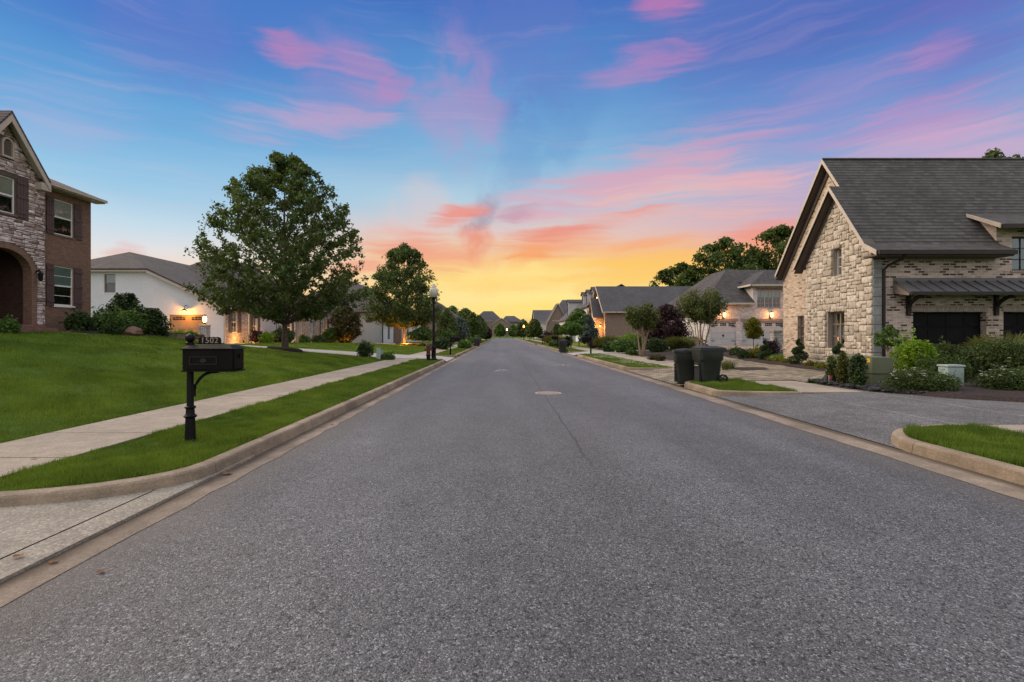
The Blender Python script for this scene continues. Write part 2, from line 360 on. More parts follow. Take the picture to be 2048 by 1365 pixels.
def asphalt_mat():
    m, T, b, o = new_mat('asphalt'); ob = T.n('ShaderNodeTexCoord').outputs['Object']; x, y, z = T.sep(ob)
    vo = T.n('ShaderNodeTexVoronoi'); T.put(vo.inputs['Vector'], ob); vo.inputs['Scale'].default_value = 130.0
    r = T.sep(vo.outputs['Color'])[0]; r2 = T.sep(vo.outputs['Color'])[1]
    vb = T.n('ShaderNodeTexVoronoi'); T.put(vb.inputs['Vector'], ob); vb.inputs['Scale'].default_value = 64.0
    rb = T.sep(vb.outputs['Color'])[0]
    c = T.ramp(r, [(0.0, (.034, .034, .034, 1)), (.25, (.070, .070, .070, 1)), (.6, (.110, .109, .108, 1)), (.9, (.158, .156, .154, 1)), (1.0, (.36, .355, .35, 1))])
    c = T.mix(T.mr(r2, 0.78, 0.95, 0.0, 0.3), c, (.145, .115, .095, 1))
    c = T.mix(T.mr(rb, 0.90, 0.94, 0, .8), c, (.018, .018, .019, 1))
    c = T.mix(T.mr(T.sep(vb.outputs['Color'])[1], 0.96, 0.98, 0, .5), c, (.34, .335, .33, 1))
    big = T.noise(T.vm('MULTIPLY', ob, (0.55, 0.12, 1)), 1.0, 5.0, 0.6)
    med = T.noise(ob, 1.6, 5.0, 0.65)
    k = T.m('MULTIPLY', T.mr(big, 0.3, 0.7, 0.84, 1.14), T.mr(med, 0.3, 0.7, 0.92, 1.08))
    k = T.m('MULTIPLY', k, T.mr(T.noise(T.vm('MULTIPLY', ob, (.9, .05, 1)), 1.0, 3.0), .35, .65, .93, 1.07))
    # wheel paths a little smoother and paler, dark oil line in the lane centres
    for xc in (-1.9, -0.2, 2.2, 3.9):
        k = T.m('MULTIPLY', k, T.mr(T.m('ABSOLUTE', T.m('SUBTRACT', x, xc)), 0.0, 0.55, 1.07, 1.0))
    # construction seam
    wob = T.m('MULTIPLY', T.m('SUBTRACT', T.noise(T.comb(0.0, y, 0.0), 1.3, 4.0), 0.5), 0.14)
    xs = T.m('ABSOLUTE', T.m('SUBTRACT', x, T.m('ADD', T.m('ADD', 1.02, wob), T.m('MULTIPLY', y, 0.004))))
    brk = T.mr(T.noise(T.comb(0.0, y, 3.0), 0.9, 4.0), 0.30, 0.5, 0.5, 1.0)
    seam = T.m('MULTIPLY', T.m('MULTIPLY', T.mr(xs, 0.004, 0.020, 1.0, 0.0), brk), T.mr(y, 4.8, 7.0))
    # a few dark spots
    vs = T.n('ShaderNodeTexVoronoi'); T.put(vs.inputs['Vector'], T.vm('ADD', ob, T.vm('MULTIPLY', T.noise(ob, 9.0, 3.0, col=True), (.12, .12, 0)))); vs.inputs['Scale'].default_value = 0.62
    spot = T.mr(vs.outputs['Distance'], 0.018, 0.05, 0.7, 0.0)
    c = T.vm('MULTIPLY', T.vm('MULTIPLY', c, T.comb(k, k, k)), (.90, .935, .985))
    edge = T.mr(T.m('ADD', T.m('ABSOLUTE', T.m('SUBTRACT', x, 1.0)), T.m('MULTIPLY', med, .5)), 3.35, 4.15, 0.0, .55)
    c = T.mix(edge, c, (.105, .088, .070, 1))
    c = T.mix(spot, c, (.02, .019, .018, 1)); c = T.mix(T.m('MULTIPLY', seam, .72), c, (.018, .017, .017, 1))
    T.link(c, b.inputs['Base Color']); b.inputs['Roughness'].default_value = 0.6; b.inputs['Specular IOR Level'].default_value = 0.4
    h = T.m('ADD', T.m('MULTIPLY', vo.outputs['Distance'], -1.0), T.m('MULTIPLY', vb.outputs['Distance'], -0.5))
    bump(T, b, h, 0.55, 0.012)
    return m
def concrete(name, c, stain=0.2, speck=0.0, scale=1.0, bmp=0.25, dirt=False):
    m, T, b, o = new_mat(name); ob = T.n('ShaderNodeTexCoord').outputs['Object']
    big = T.noise(ob, 0.8 * scale, 6.0, 0.65); fine = T.noise(ob, 60.0, 3.0, 0.7); mid = T.noise(T.vm('MULTIPLY', ob, (1, 1, 4)), 5.0, 5.0, 0.6)
    k = T.m('MULTIPLY', T.mr(big, 0.3, 0.7, 1 - stain, 1 + stain * .7), T.m('MULTIPLY', T.mr(mid, 0.3, 0.7, 0.9, 1.08), T.mr(fine, 0.3, 0.7, 0.88, 1.12)))
    cc = T.vm('MULTIPLY', tuple(c), T.comb(k, k, k)); h = fine
    if speck:
        vo = T.n('ShaderNodeTexVoronoi'); T.put(vo.inputs['Vector'], ob); vo.inputs['Scale'].default_value = 62.0
        r = T.sep(vo.outputs['Color'])[0]
        q = T.ramp(r, [(0, (.25, .24, .23, 1)), (.5, (.8, .78, .75, 1)), (.85, (1.3, 1.25, 1.2, 1)), (1, (2.4, 2.3, 2.2, 1))])
        cc = T.mix(speck, cc, T.vm('MULTIPLY', cc, q)); h = T.m('MULTIPLY', vo.outputs['Distance'], -1.0)
    if dirt:
        x = T.sep(ob)[0]; dd = T.m('ADD', T.m('ABSOLUTE', T.m('SUBTRACT', x, 1.075)), T.m('MULTIPLY', T.noise(T.vm('MULTIPLY', ob, (2, .7, 1)), 2.0, 4.0), .16))
        cc = T.mix(T.mr(dd, 4.05, 4.2, 0.0, .8), cc, (.060, .043, .028, 1))
    T.link(cc, b.inputs['Base Color']); b.inputs['Roughness'].default_value = 0.85; b.inputs['Specular IOR Level'].default_value = 0.25
    bump(T, b, h, bmp, 0.008); return m
def lawn_mat():
    m, T, b, o = new_mat('lawn_turf'); ob = T.n('ShaderNodeTexCoord').outputs['Object']
    a = T.noise(ob, 0.35, 5.0, 0.6); f = T.noise(ob, 14.0, 4.0, 0.7); g = T.noise(ob, 90.0, 2.0)
    c = T.mix(T.mr(a, 0.35, 0.65), (.055, .105, .011, 1), (.098, .165, .020, 1))
    c = T.mix(T.mr(f, 0.55, 0.75, 0, .5), c, (.120, .150, .038, 1))
    k = T.mr(g, 0.3, 0.7, 0.5, 1.5); c = T.vm('MULTIPLY', c, T.comb(k, k, k))
    T.link(c, b.inputs['Base Color']); b.inputs['Roughness'].default_value = 0.9; b.inputs['Specular IOR Level'].default_value = 0.1
    bump(T, b, T.m('ADD', f, g), 0.9, 0.04); return m
def mulch_mat():
    m, T, b, o = new_mat('mulch'); ob = T.n('ShaderNodeTexCoord').outputs['Object']
    f = T.noise(T.vm('MULTIPLY', ob, (1, 1, 1)), 26.0, 5.0, 0.75); a = T.noise(ob, 2.0, 4.0)
    c = T.mix(T.mr(f, 0.3, 0.7), (.014, .009, .008, 1), (.060, .036, .028, 1)); k = T.mr(a, 0.3, 0.7, 0.75, 1.2)
    T.link(T.vm('MULTIPLY', c, T.comb(k, k, k)), b.inputs['Base Color']); b.inputs['Roughness'].default_value = 0.95
    bump(T, b, f, 1.0, 0.06); return m

M = dict(
    asphalt=asphalt_mat(), lawn=lawn_mat(), mulch=mulch_mat(),
    walk=concrete('sidewalk_concrete', (.325, .275, .215), .16, .15), gap=plain('dark_joint', (.03, .028, .025), .95),
    curb=concrete('curb_concrete', (.27, .215, .155), .38, .12), gutter=concrete('gutter_concrete', (.235, .19, .145), .38, .15, dirt=True),
    drive=concrete('pale_driveway_concrete', (.36, .35, .33), .15, .1), apron=concrete('exposed_aggregate', (.29, .262, .215), .2, .32, bmp=.45),
    drive_grey=concrete('grey_aggregate_driveway', (.132, .132, .136), .22, .6, bmp=.6), seamline=concrete('pale_joint', (.20, .195, .19), .3, .3),
    paver=brick('driveway_pavers', (.33, .255, .185), (.155, .125, .085), (.095, .095, .045), .30, .16, .022, 0, .015, .4, .6, .85, .25, .62),
    black=plain('black_metal', (.007, .007, .008), .42, .25, 8, 0.0, .14), box_black=plain('black_bronze', (.007, .0055, .005), .45, .3, 5, 0, .10), dark_bronze=plain('dark_bronze', (.022, .017, .015), .5, .2, 5, 0, .3),
    cart=plain('dark_green_plastic', (.017, .022, .018), .5, .25, 4, 0, .45), rubber=plain('black_rubber', (.012, .012, .012), .7),
    hydrant=plain('maroon_paint', (.085, .022, .020), .55, .35, 10), white=plain('white_trim', (.72, .72, .70), .5, .05, 3),
    beige=plain('beige_trim', (.47, .41, .34), .6, .1, 3), taupe=plain('taupe_trim', (.20, .17, .145), .6, .12, 3),
    soffit=plain('brown_soffit', (.085, .065, .055), .7, .15, 3), shutter=plain('brown_shutter', (.095, .062, .058), .6, .15, 5),
    shutter_grey=plain('charcoal_shutter', (.062, .065, .070), .6, .1, 5), garage_tan=plain('tan_garage_door', (.30, .20, .105), .55, .07, 2),
    garage_pale=plain('pale_garage_door', (.40, .43, .46), .55, .06, 2), garage_black=plain('black_garage_door', (.010, .009, .0105), .6, .2, 3, 0, .08),
    glass=glassmat('window_glass', refl=.30), glass_bright=glassmat('sky_reflecting_glass', refl=.78), glass_low=glassmat('clear_window_glass', refl=.05), dark=plain('dark_interior', (.018, .020, .022), .9), blind=plain('window_blind', (.50, .60, .56), .7, .08, 2),
    cream_blind=plain('cream_blind', (.86, .77, .64), .7, .06, 2),
    bark=plain('grey_brown_bark', (.105, .080, .062), .9, .4, 9, 0, .2, .8), bark_pale=plain('pale_crape_bark', (.30, .225, .165), .8, .35, 7, 0, .2, .4),
    green_box=plain('olive_green_paint', (.105, .125, .070), .5, .1, 3), pedestal=plain('pale_green_plastic', (.30, .39, .36), .55, .1, 4),
    globe=plain('frosted_globe', (.50, .48, .40), .35, .04, 2), rock=plain('dark_river_rock', (.032, .031, .034), .7, .5, 5, 0, .4), boulder=plain('red_brown_boulder', (.16, .10, .08), .85, .4, 4, 0, .2, .8),
    pink=plain('pink_flag', (.80, .10, .18), .6), white_plain=plain('white_plastic', (.75, .75, .74), .5, .05), yellow=plain('yellow_sticker', (.65, .40, .03), .6), red=plain('red_print', (.55, .06, .05), .6),
    gold=plain('worn_bronze_digits', (.34, .25, .19), .5, .2), paint=plain('faded_road_paint', (.55, .47, .38), .8, .3, 40), iron=plain('pale_worn_iron', (.42, .36, .30), .7, .35, 30), iron_dark=plain('dark_manhole_gap', (.05, .045, .04), .8),
    deadleaf=plain('dry_leaf', (.19, .085, .035), .8, .4, 40),
    metal_roof=plain('grey_standing_seam', (.105, .105, .112), .45, .12, 2), stucco=plain('pale_stucco', (.52, .50, .48), .85, .1, 2),
    brick1=brick('brown_brick', (.15, .082, .052), (.215, .115, .074), (.20, .145, .11), .21, .078, .010, 0, 0, .22, .2),
    ledge=brick('ledgestone', (.52, .43, .40), (.24, .155, .13), (.075, .06, .052), .34, .098, .016, 0, .10, .5, 1.0, .9, .15, .68),
    porch=brick('dark_porch_brick', (.085, .045, .035), (.11, .058, .043), (.09, .06, .05), .21, .078, .010, 0, 0, .2, .4),
    white_brick=brick('painted_white_brick', (.62, .65, .69), (.59, .62, .66), (.53, .56, .58), .21, .078, .010, 0, 0, .05, 0, .8, .04),
    grey_brick=brick('painted_grey_brick', (.45, .48, .51), (.42, .45, .48), (.36, .37, .38), .21, .078, .010, 0, 0, .05, 0, .8, .04),
    stone2=brick('pale_ledgestone', (.50, .47, .44), (.30, .27, .25), (.14, .13, .12), .30, .10, .014, -.1, .05, .45, .9),
    brick_r1=brick('tumbled_brick', (.50, .40, .345), (.075, .042, .035), (.50, .43, .38), .25, .090, .014, 0, .006, .22, .3, .85, .1, .70),
    soldier=brick('soldier_brick', (.36, .30, .25), (.30, .25, .21), (.22, .18, .15), .075, .40, .010, 0, 0, .25, .5),
    brick_r2=brick('brown_grey_brick', (.21, .145, .118), (.26, .185, .15), (.22, .18, .155), .21, .078, .010, 0, 0, .2, .4),
    brick_gable=brick('tan_brick', (.53, .42, .315), (.20, .125, .09), (.46, .385, .31), .24, .085, .012, 0, .005, .2, .3, .85, .1, .86),
    white_r2=brick('whitewashed_brick', (.54, .53, .54), (.36, .31, .30), (.52, .51, .51), .24, .088, .010, 0, 0, .15, .1, .85, .1, .8),
    patio=brick('red_brick_steps', (.16, .075, .06), (.21, .10, .08), (.15, .11, .1), .21, .078, .010, 0, 0, .25, .4),
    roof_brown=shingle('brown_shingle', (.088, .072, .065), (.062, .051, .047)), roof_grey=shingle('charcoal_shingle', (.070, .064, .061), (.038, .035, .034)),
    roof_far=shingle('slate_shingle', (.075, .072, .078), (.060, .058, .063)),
    leaf_maple=leafmat('maple_leaf', (0.04, 0.066, 0.022), (0.125, 0.185, 0.054), .3), leaf_oak=leafmat('oak_leaf', (0.04, 0.068, 0.018), (0.11, 0.165, 0.042), .3),
    leaf_dark=leafmat('dark_evergreen_leaf', (0.0204, 0.0442, 0.0170), (0.0646, 0.1088, 0.0306), .15), leaf_mid=leafmat('mid_green_leaf', (0.0374, 0.0850, 0.0204), (0.1190, 0.2125, 0.0425), .25),
    leaf_lime=leafmat('lime_leaf', (0.0935, 0.1760, 0.0132), (0.2200, 0.3630, 0.0220), .3), leaf_yellow=leafmat('yellow_green_leaf', (.095, .105, .010), (.22, .22, .02), .3),
    leaf_purple=leafmat('purple_leaf', (0.0224, 0.0144, 0.0192), (0.0832, 0.0416, 0.0512), .2), leaf_crape=leafmat('crape_leaf', (0.04, 0.075, 0.022), (0.145, 0.165, 0.05), .3),
    leaf_brown=leafmat('magnolia_leaf', (0.034, 0.046, 0.016), (0.105, 0.095, 0.036), .2), leaf_blue=leafmat('blue_spruce_leaf', (.05, .075, .065), (.11, .15, .13), .1),
    leaf_rose=leafmat('rose_leaf', (.026, .050, .013), (.085, .125, .030), .25), leaf_orn=leafmat('ornamental_grass_leaf', (0.0675, 0.0975, 0.0270), (0.1950, 0.2100, 0.0675), .3), grass=leafmat('grass_blade', (0.05, 0.098, 0.011), (0.175, 0.265, 0.034), .35),
    lawn_blade=leafmat('lawn_blade', (0.058, 0.11, 0.011), (0.195, 0.29, 0.034), .35),
    petal=plain('white_petal', (.80, .74, .70), .7, .1), petal_pink=plain('pink_petal', (.75, .22, .35), .7, .1),
    bulb=glow('warm_bulb', (1.0, .50, .13), 16.0), bulb_soft=glow('amber_bulb', (1.0, .42, .10), 6.0), bulb_street=glow('street_bulb', (1.0, .72, .42), 16.0), bulb_red=glow('orange_street_bulb', (1.0, .24, .06), 14.0),
)

# ================================================================== GROUND
def Zl(y): return np.interp(y, [-20, 20, 24, 28, 30, 36, 40, 60, 70, 100, 240], [1.62, 1.62, 1.5, 1.05, .85, .76, .85, .5, .38, .2, .2])
def Zr(y): return np.interp(y, [-20, 25, 36, 48, 66, 100, 240], [.20, .22, .40, .5, .45, .22, .2])
def gz(x, y):
    x = np.asarray(x, float); y = np.asarray(y, float)
    fl = np.clip((-6.31 - x) / 10.7, 0, 1); fr = np.clip((x - 8.67) / 5.0, 0, 1)
    return np.where(x < -6.31, .158 + fl * (Zl(y) - .158), np.where(x > 8.67, .158 + fr * (Zr(y) - .158), .15))
def G(x, y): return float(gz(x, y))
def grid(name, xs, ys, zf, mat):
    X, Y = np.meshgrid(xs, ys); Z = zf(X, Y); n, k = X.shape
    v = np.stack([X.ravel(), Y.ravel(), Z.ravel()], 1)
    i = np.arange(n * k).reshape(n, k)
    f = np.stack([i[:-1, :-1].ravel(), i[:-1, 1:].ravel(), i[1:, 1:].ravel(), i[1:, :-1].ravel()], 1)
    o = np_mesh(name, v, f, mat)
    for p in o.data.polygons: p.use_smooth = True
    return o
rngT = np.random.default_rng(3)
def lump(X, Y, a=.03): return a * (np.sin(X * 1.3 + Y * .7) * np.sin(Y * .9 - X * .4) + .5 * np.sin(X * 3.1 + 1) * np.sin(Y * 2.7))
struct(MB().poly([(-2600, -600, -.08), (2600, -600, -.08), (2600, 4200, -.08), (-2600, 4200, -.08)]).build('ground', M['lawn']))
struct(grid('lawn', -np.concatenate([np.arange(6.31, 30, .6), np.arange(30, 90, 4)]), np.concatenate([np.arange(-8, 70, .6), np.arange(70, 250, 4)]),
            lambda X, Y: gz(X, Y) - .012 + lump(X, Y, .02) * np.clip((-6.5 - X) / 2, 0, 1), M['lawn']))
struct(grid('lawn', np.concatenate([np.arange(8.67, 30, .6), np.arange(30, 90, 4)]), np.concatenate([np.arange(-8, 70, .6), np.arange(70, 250, 4)]),
            lambda X, Y: gz(X, Y) - .012, M['lawn']))
XL, XR = -2.80, 4.80
struct(MB().poly([(XL, -12, 0), (XR, -12, 0), (XR, 214, 0), (XL, 214, 0)]).poly([(-60, 214.002, .0), (60, 214.002, .0), (60, 222, .0), (-60, 222, .0)]).build('road', M['asphalt']))
# gutter pans
g = MB()
rg = random.Random(5)
def gutter_strip(xa, xb, jag):
    ys = np.concatenate([np.arange(-12, 40, .35), np.arange(40, 215, 6)])
    for i in range(len(ys) - 1):
        pass
    e = [jag * (rg.random() - .5) for _ in ys]
    n = len(ys)
    g.add([(xa + e[i], ys[i], .004) for i in range(n)] + [(xb, ys[i], .004) for i in range(n)], [(i, i + 1, n + i + 1, n + i) for i in range(n - 1)])
gutter_strip(XL + .02, -3.09, .05); gutter_strip(XR - .02, 5.25, .05)
struct(g.build('gutter', M['gutter']))

# ---- kerbs and planting strips
kerb = MB(); strips = []
def arc(cx, cy, rx, ry, a0, a1, n=9):
    return [(cx + rx * math.cos(R(a0 + (a1 - a0) * i / (n - 1))), cy + ry * math.sin(R(a0 + (a1 - a0) * i / (n - 1)))) for i in range(n)]
def kerb_run(pts, w=.155, h=.15, inward=1, joint=3.0):
    """pts: face line; body on the inward side (left normal * inward)"""
    P = [Vector((p[0], p[1])) for p in pts]; out = [P[0]]
    for a, b in zip(P[:-1], P[1:]):
        L = (b - a).length; k = max(1, int(math.ceil(L / joint)))
        for i in range(1, k + 1): out.append(a + (b - a) * i / k)
    n = len(out); nor = []
    for i in range(n):
        t = (out[min(i + 1, n - 1)] - out[max(i - 1, 0)]).normalized(); nor.append(Vector((-t.y, t.x)) * inward)
    prof = [(0.0, 0.0), (0.018, h - .028), (.03, h - .008), (.055, h), (w, h), (w, 0.0)]
    for i in range(n - 1):
        a, b = out[i], out[i + 1]; L = (b - a).length
        gcut = .009 if L > 1.5 else 0.0
        d = (b - a).normalized()
        a2, b2 = a + d * gcut, b - d * gcut
        va = [(a2.x + nor[i].x * q, a2.y + nor[i].y * q, z) for q, z in prof]
        vb = [(b2.x + nor[i + 1].x * q, b2.y + nor[i + 1].y * q, z) for q, z in prof]
        k = len(prof)
        kerb.add(va + vb, [(j, j + 1, k + j + 1, k + j) for j in range(k - 1)] + [tuple(range(k)), tuple(range(2 * k - 1, k - 1, -1))])
    return [(out[i].x + nor[i].x * w, out[i].y + nor[i].y * w) for i in range(n)]
def strip(xf, xs, y0, y1, c0, c1, side):
    """planting strip between kerb face xf and sidewalk edge xs, from y0 to y1, corner radii c0=(rx,ry), c1; side=+1 right of the road, -1 left"""
    pts = []
    if c0:
        rx, ry = c0
        pts += [(xs, y0)] if abs(xs - (xf + side * rx)) > .05 else []
        a = arc(xf + side * rx, y0 + ry, rx, ry, 270, 180 if side > 0 else 360)
        pts += a
    else: pts += [(xf, y0)]
    if c1:
        rx, ry = c1
        pts += arc(xf + side * rx, y1 - ry, rx, ry, 180 if side > 0 else 0, 90)
        pts += [(xs, y1)] if abs(xs - (xf + side * rx)) > .05 else []
    else: pts += [(xf, y1)]
    inner = kerb_run(pts, inward=(-1 if side > 0 else 1))
    poly = inner + [(xs, inner[-1][1]), (xs, inner[0][1])]
    # remove duplicates
    q = []
    for p in poly:
        if not q or math.hypot(p[0] - q[-1][0], p[1] - q[-1][1]) > .02: q.append(p)
    strips.append(q); return q
SL = -4.84; SR = 7.15
stL = [strip(-3.08, SL - .0, 4.15, 28.2, (1.9, 1.25), (.9, .9), -1), strip(-3.08, SL, 33.4, 60, (.9, .9), (.9, .9), -1),
       strip(-3.08, SL, 66, 120, (.9, .9), (.9, .9), -1), strip(-3.08, SL, 126, 210, (.9, .9), (.9, .9), -1)]
stR = [strip(5.24, SR, -8, 7.75, None, (1.86, 1.35), 1), strip(5.24, SR, 11.95, 15.15, (1.86, .5), (1.0, .9), 1),
       strip(5.24, SR, 20.6, 36.3, (1.3, .8), (1.0, .9), 1), strip(5.24, SR, 41.5, 76, (.9, .9), (.9, .9), 1), strip(5.24, SR, 82, 210, (.9, .9), (.9, .9), 1)]
struct(kerb.build('kerb', M['curb']))
def tri_fill(poly, zf):
    t = tessellate_polygon([[Vector((x, y, 0)) for x, y in poly]])
    return [(x, y, zf(x, y)) for x, y in poly], [tuple(f) for f in t]
vg = MB()
for q in strips:
    v, f = tri_fill(q, lambda x, y: .138); vg.add(v, f)
struct(vg.build('verge', M['lawn']))

# ---- sidewalks (slabs with open joints)
def sidewalk(x0, x1, ys0, ys1, pitch, first):
    b = MB(); k0 = math.floor((ys0 - first) / pitch); y = first + k0 * pitch
    rr = random.Random(int(x0 * 10))
    while y < ys1:
        a, c = max(y, ys0) + .009, min(y + pitch, ys1) - .009
        if c - a > .1:
            dz = rr.uniform(-.003, .003)
            b.box(x0, x1, a, c, .10, .155 + dz)
        y += pitch
    return b
struct(sidewalk(SL - 1.47, SL, -6, 212, 1.41, 5.57).build('sidewalk', M['walk'], bevel=.006))
sr = sidewalk(SR, SR + 1.52, -6, 7.6, 1.41, 5.0); struct(sr.build('sidewalk', M['walk'], bevel=.006))
sr = sidewalk(SR, SR + 1.52, 11.95, 15.4, 1.41, 11.95)
for a, c in ((20.4, 37.0), (41.0, 212)):
    q = sidewalk(SR, SR + 1.52, a, c, 1.41, a); sr.add(q.v, q.f)
struct(sr.build('sidewalk', M['walk'], bevel=.006))
struct(MB().poly([(SL - 1.47, -6, .12), (SL, -6, .12), (SL, 212, .12), (SL - 1.47, 212, .12)]).poly([(SR, 11.95, .121), (SR + 1.52, 11.95, .121), (SR + 1.52, 212, .121), (SR, 212, .121)])
       .poly([(SR, -6, .121), (SR + 1.52, -6, .121), (SR + 1.52, 7.6, .121), (SR, 7.6, .121)]).build('sidewalk_bed', M['gap']))

# ---- driveways
def sheet(name, xs, ys, zf, mat): return struct(grid(name, np.array(xs, float), np.array(ys, float), zf, mat))
ap = MB()
def apz(x): return .028 + .022 * (-3.06 - x)
ap.add([(-3.06, -8, .028), (-3.315, -8, apz(-3.315)), (-3.315, 6.2, apz(-3.315)), (-3.06, 6.2, .028), (-3.06, -8, 0), (-3.06, 6.2, 0)], [(0, 1, 2, 3), (4, 0, 3, 5)])
ap.poly([(-3.335, -8, apz(-3.3)), (-14, -8, apz(-14)), (-14, 5.4, apz(-14)), (-3.335, 5.4, apz(-3.3))])
struct(ap.build('driveway_apron', M['apron']))
struct(MB().poly([(-3.3, -8, .012), (-3.36, -8, .012), (-3.36, 5.8, .012), (-3.3, 5.8, .012)]).build('apron_joint', M['gap']))
# left house driveway and its court
sheet('driveway', np.linspace(-3.12, -27, 60), np.linspace(28.4, 33.2, 8), lambda X, Y: np.where(X > SL, .012 + .15 * np.clip((-3.12 - X) / 1.7, 0, 1), gz(X, Y) + .022), M['drive'])
sheet('driveway', np.linspace(-20.2, -31, 24), np.linspace(33.2, 38.98, 12), lambda X, Y: gz(X, Y) + .024, M['drive'])
sheet('driveway', np.linspace(-3.12, -16, 30), np.linspace(60.2, 65.8, 6), lambda X, Y: np.where(X > SL, .012 + .15 * np.clip((-3.12 - X) / 1.7, 0, 1), gz(X, Y) + .022), M['drive'])
# grey aggregate driveway of the near right house
dz = lambda X, Y: np.where(X < SR, .012 + .048 * (X - 5.24), np.where(X < 9.2, .104 + .03 * (X - SR), .166)) + 0 * Y
sheet('driveway', [5.255, 6, 6.6, 7.15, 7.7, 8.3, 9.2], np.linspace(5.6, 13.4, 10), dz, M['drive_grey'])
sheet('driveway', np.linspace(9.2, 34, 30), np.linspace(4.0, 17.9, 16), lambda X, Y: .1675 + 0 * X, M['drive_grey'])
struct(MB().add([(8.72, 7.0, .1545), (8.79, 7.0, .1566), (8.79, 12.6, .1566), (8.72, 12.6, .1545)], [(0, 1, 2, 3)]).add([(SR + .0, 7.9, .107), (SR + .05, 7.9, .1085), (SR + .05, 11.9, .1085), (SR + .0, 11.9, .107)], [(0, 1, 2, 3)]).build('driveway_joint', M['seamline']))
# pavers
pz = lambda X, Y: np.where(X < SR, .012 + .076 * (X - 5.24), np.maximum(gz(X, Y) + .02, .165))
sheet('paver_drive', np.linspace(5.255, SR + 1.52, 16), np.linspace(14.9, 20.9, 12), pz, M['paver'])
sheet('paver_drive', np.linspace(SR + 1.52, 13.2, 16), np.linspace(14.35, 31, 24), lambda X, Y: gz(X, Y) + .022, M['paver'])
sheet('driveway', np.linspace(5.255, 12, 12), np.linspace(36.8, 41.2, 6), lambda X, Y: np.where(X < SR, .012 + .076 * (X - 5.24), gz(X, Y) + .02), M['drive'])
sheet('driveway', np.linspace(12.6, 34, 24), np.linspace(33, 47.98, 16), lambda X, Y: gz(X, Y) + .03, M['paver'])
# mulch beds: patches that follow the ground and swell a little
def bed(poly, h=.05, base=.035, name='mulch_bed', mat=None, wob=.1):
    rr = random.Random(len(poly) + int(poly[0][0] * 7)); P = []
    n = len(poly)
    for i in range(n):
        a, b = poly[i], poly[(i + 1) % n]; L = math.hypot(b[0] - a[0], b[1] - a[1]); k = max(1, int(L / .5))
        for j in range(k):
            P.append((a[0] + (b[0] - a[0]) * j / k + rr.uniform(-wob, wob), a[1] + (b[1] - a[1]) * j / k + rr.uniform(-wob, wob)))
    c = (sum(p[0] for p in P) / len(P), sum(p[1] for p in P) / len(P))
    rings = []
    for s, hh in ((1.0, -.03), (.96, .6), (.75, .9), (.4, 1.0)):
        rings.append([(c[0] + (p[0] - c[0]) * s, c[1] + (p[1] - c[1]) * s, max(G(c[0] + (p[0] - c[0]) * s, c[1] + (p[1] - c[1]) * s), .15) + (base + h * hh if hh > 0 else -.02)) for p in P])
    v = [q for r in rings for q in r] + [(c[0], c[1], max(G(*c), .15) + base + h)]; m = len(P)
    f = [(i * m + k, i * m + (k + 1) % m, (i + 1) * m + (k + 1) % m, (i + 1) * m + k) for i in range(3) for k in range(m)] + [(3 * m + k, 3 * m + (k + 1) % m, 4 * m) for k in range(m)]
    return struct(MB().add(v, f).build(name, mat or M['mulch'], smooth=True))
bed([(11.5, 17.95), (13.05, 17.95), (13.05, 21.6), (13.4, 21.7), (13.4, 24.4), (14.4, 30.5), (13.1, 31), (12.0, 24)], .06)
bed([(8.95, 18.6), (10.2, 18.9), (10.6, 20.2), (8.9, 20.6)], .02, .02, wob=.04)
bed([(8.85, 11.9), (9.5, 10.6), (10.9, 9.6), (16, 9.6), (16, 16.5), (10.6, 16.5), (8.85, 14.1)], .05, .05, wob=.05)
bed([(8.8, 24.5), (12.5, 31.5), (13, 35.5), (10.5, 38.5), (8.8, 36)], .05)
bed([(7.2 + 1.6, 43), (13.4, 52), (13.4, 65.5), (11, 65.5), (9.3, 52)], .05)
bed([(14.2, 31.6), (27, 33), (27, 36.5), (16.5, 36.5), (14.4, 34)], .05)
bed([(-17.2, 19.5), (-18.4, 19.5), (-18.4, 24.5), (-16.6, 25.0), (-16.3, 23)], .05)
bed([(-21.4, 43.4), (-21.4, 51.6), (-20.0, 51.6), (-19.6, 44)], .05); bed([(-21.4, 55), (-21.4, 63.5), (-19.8, 63.5), (-20.2, 55)], .05)

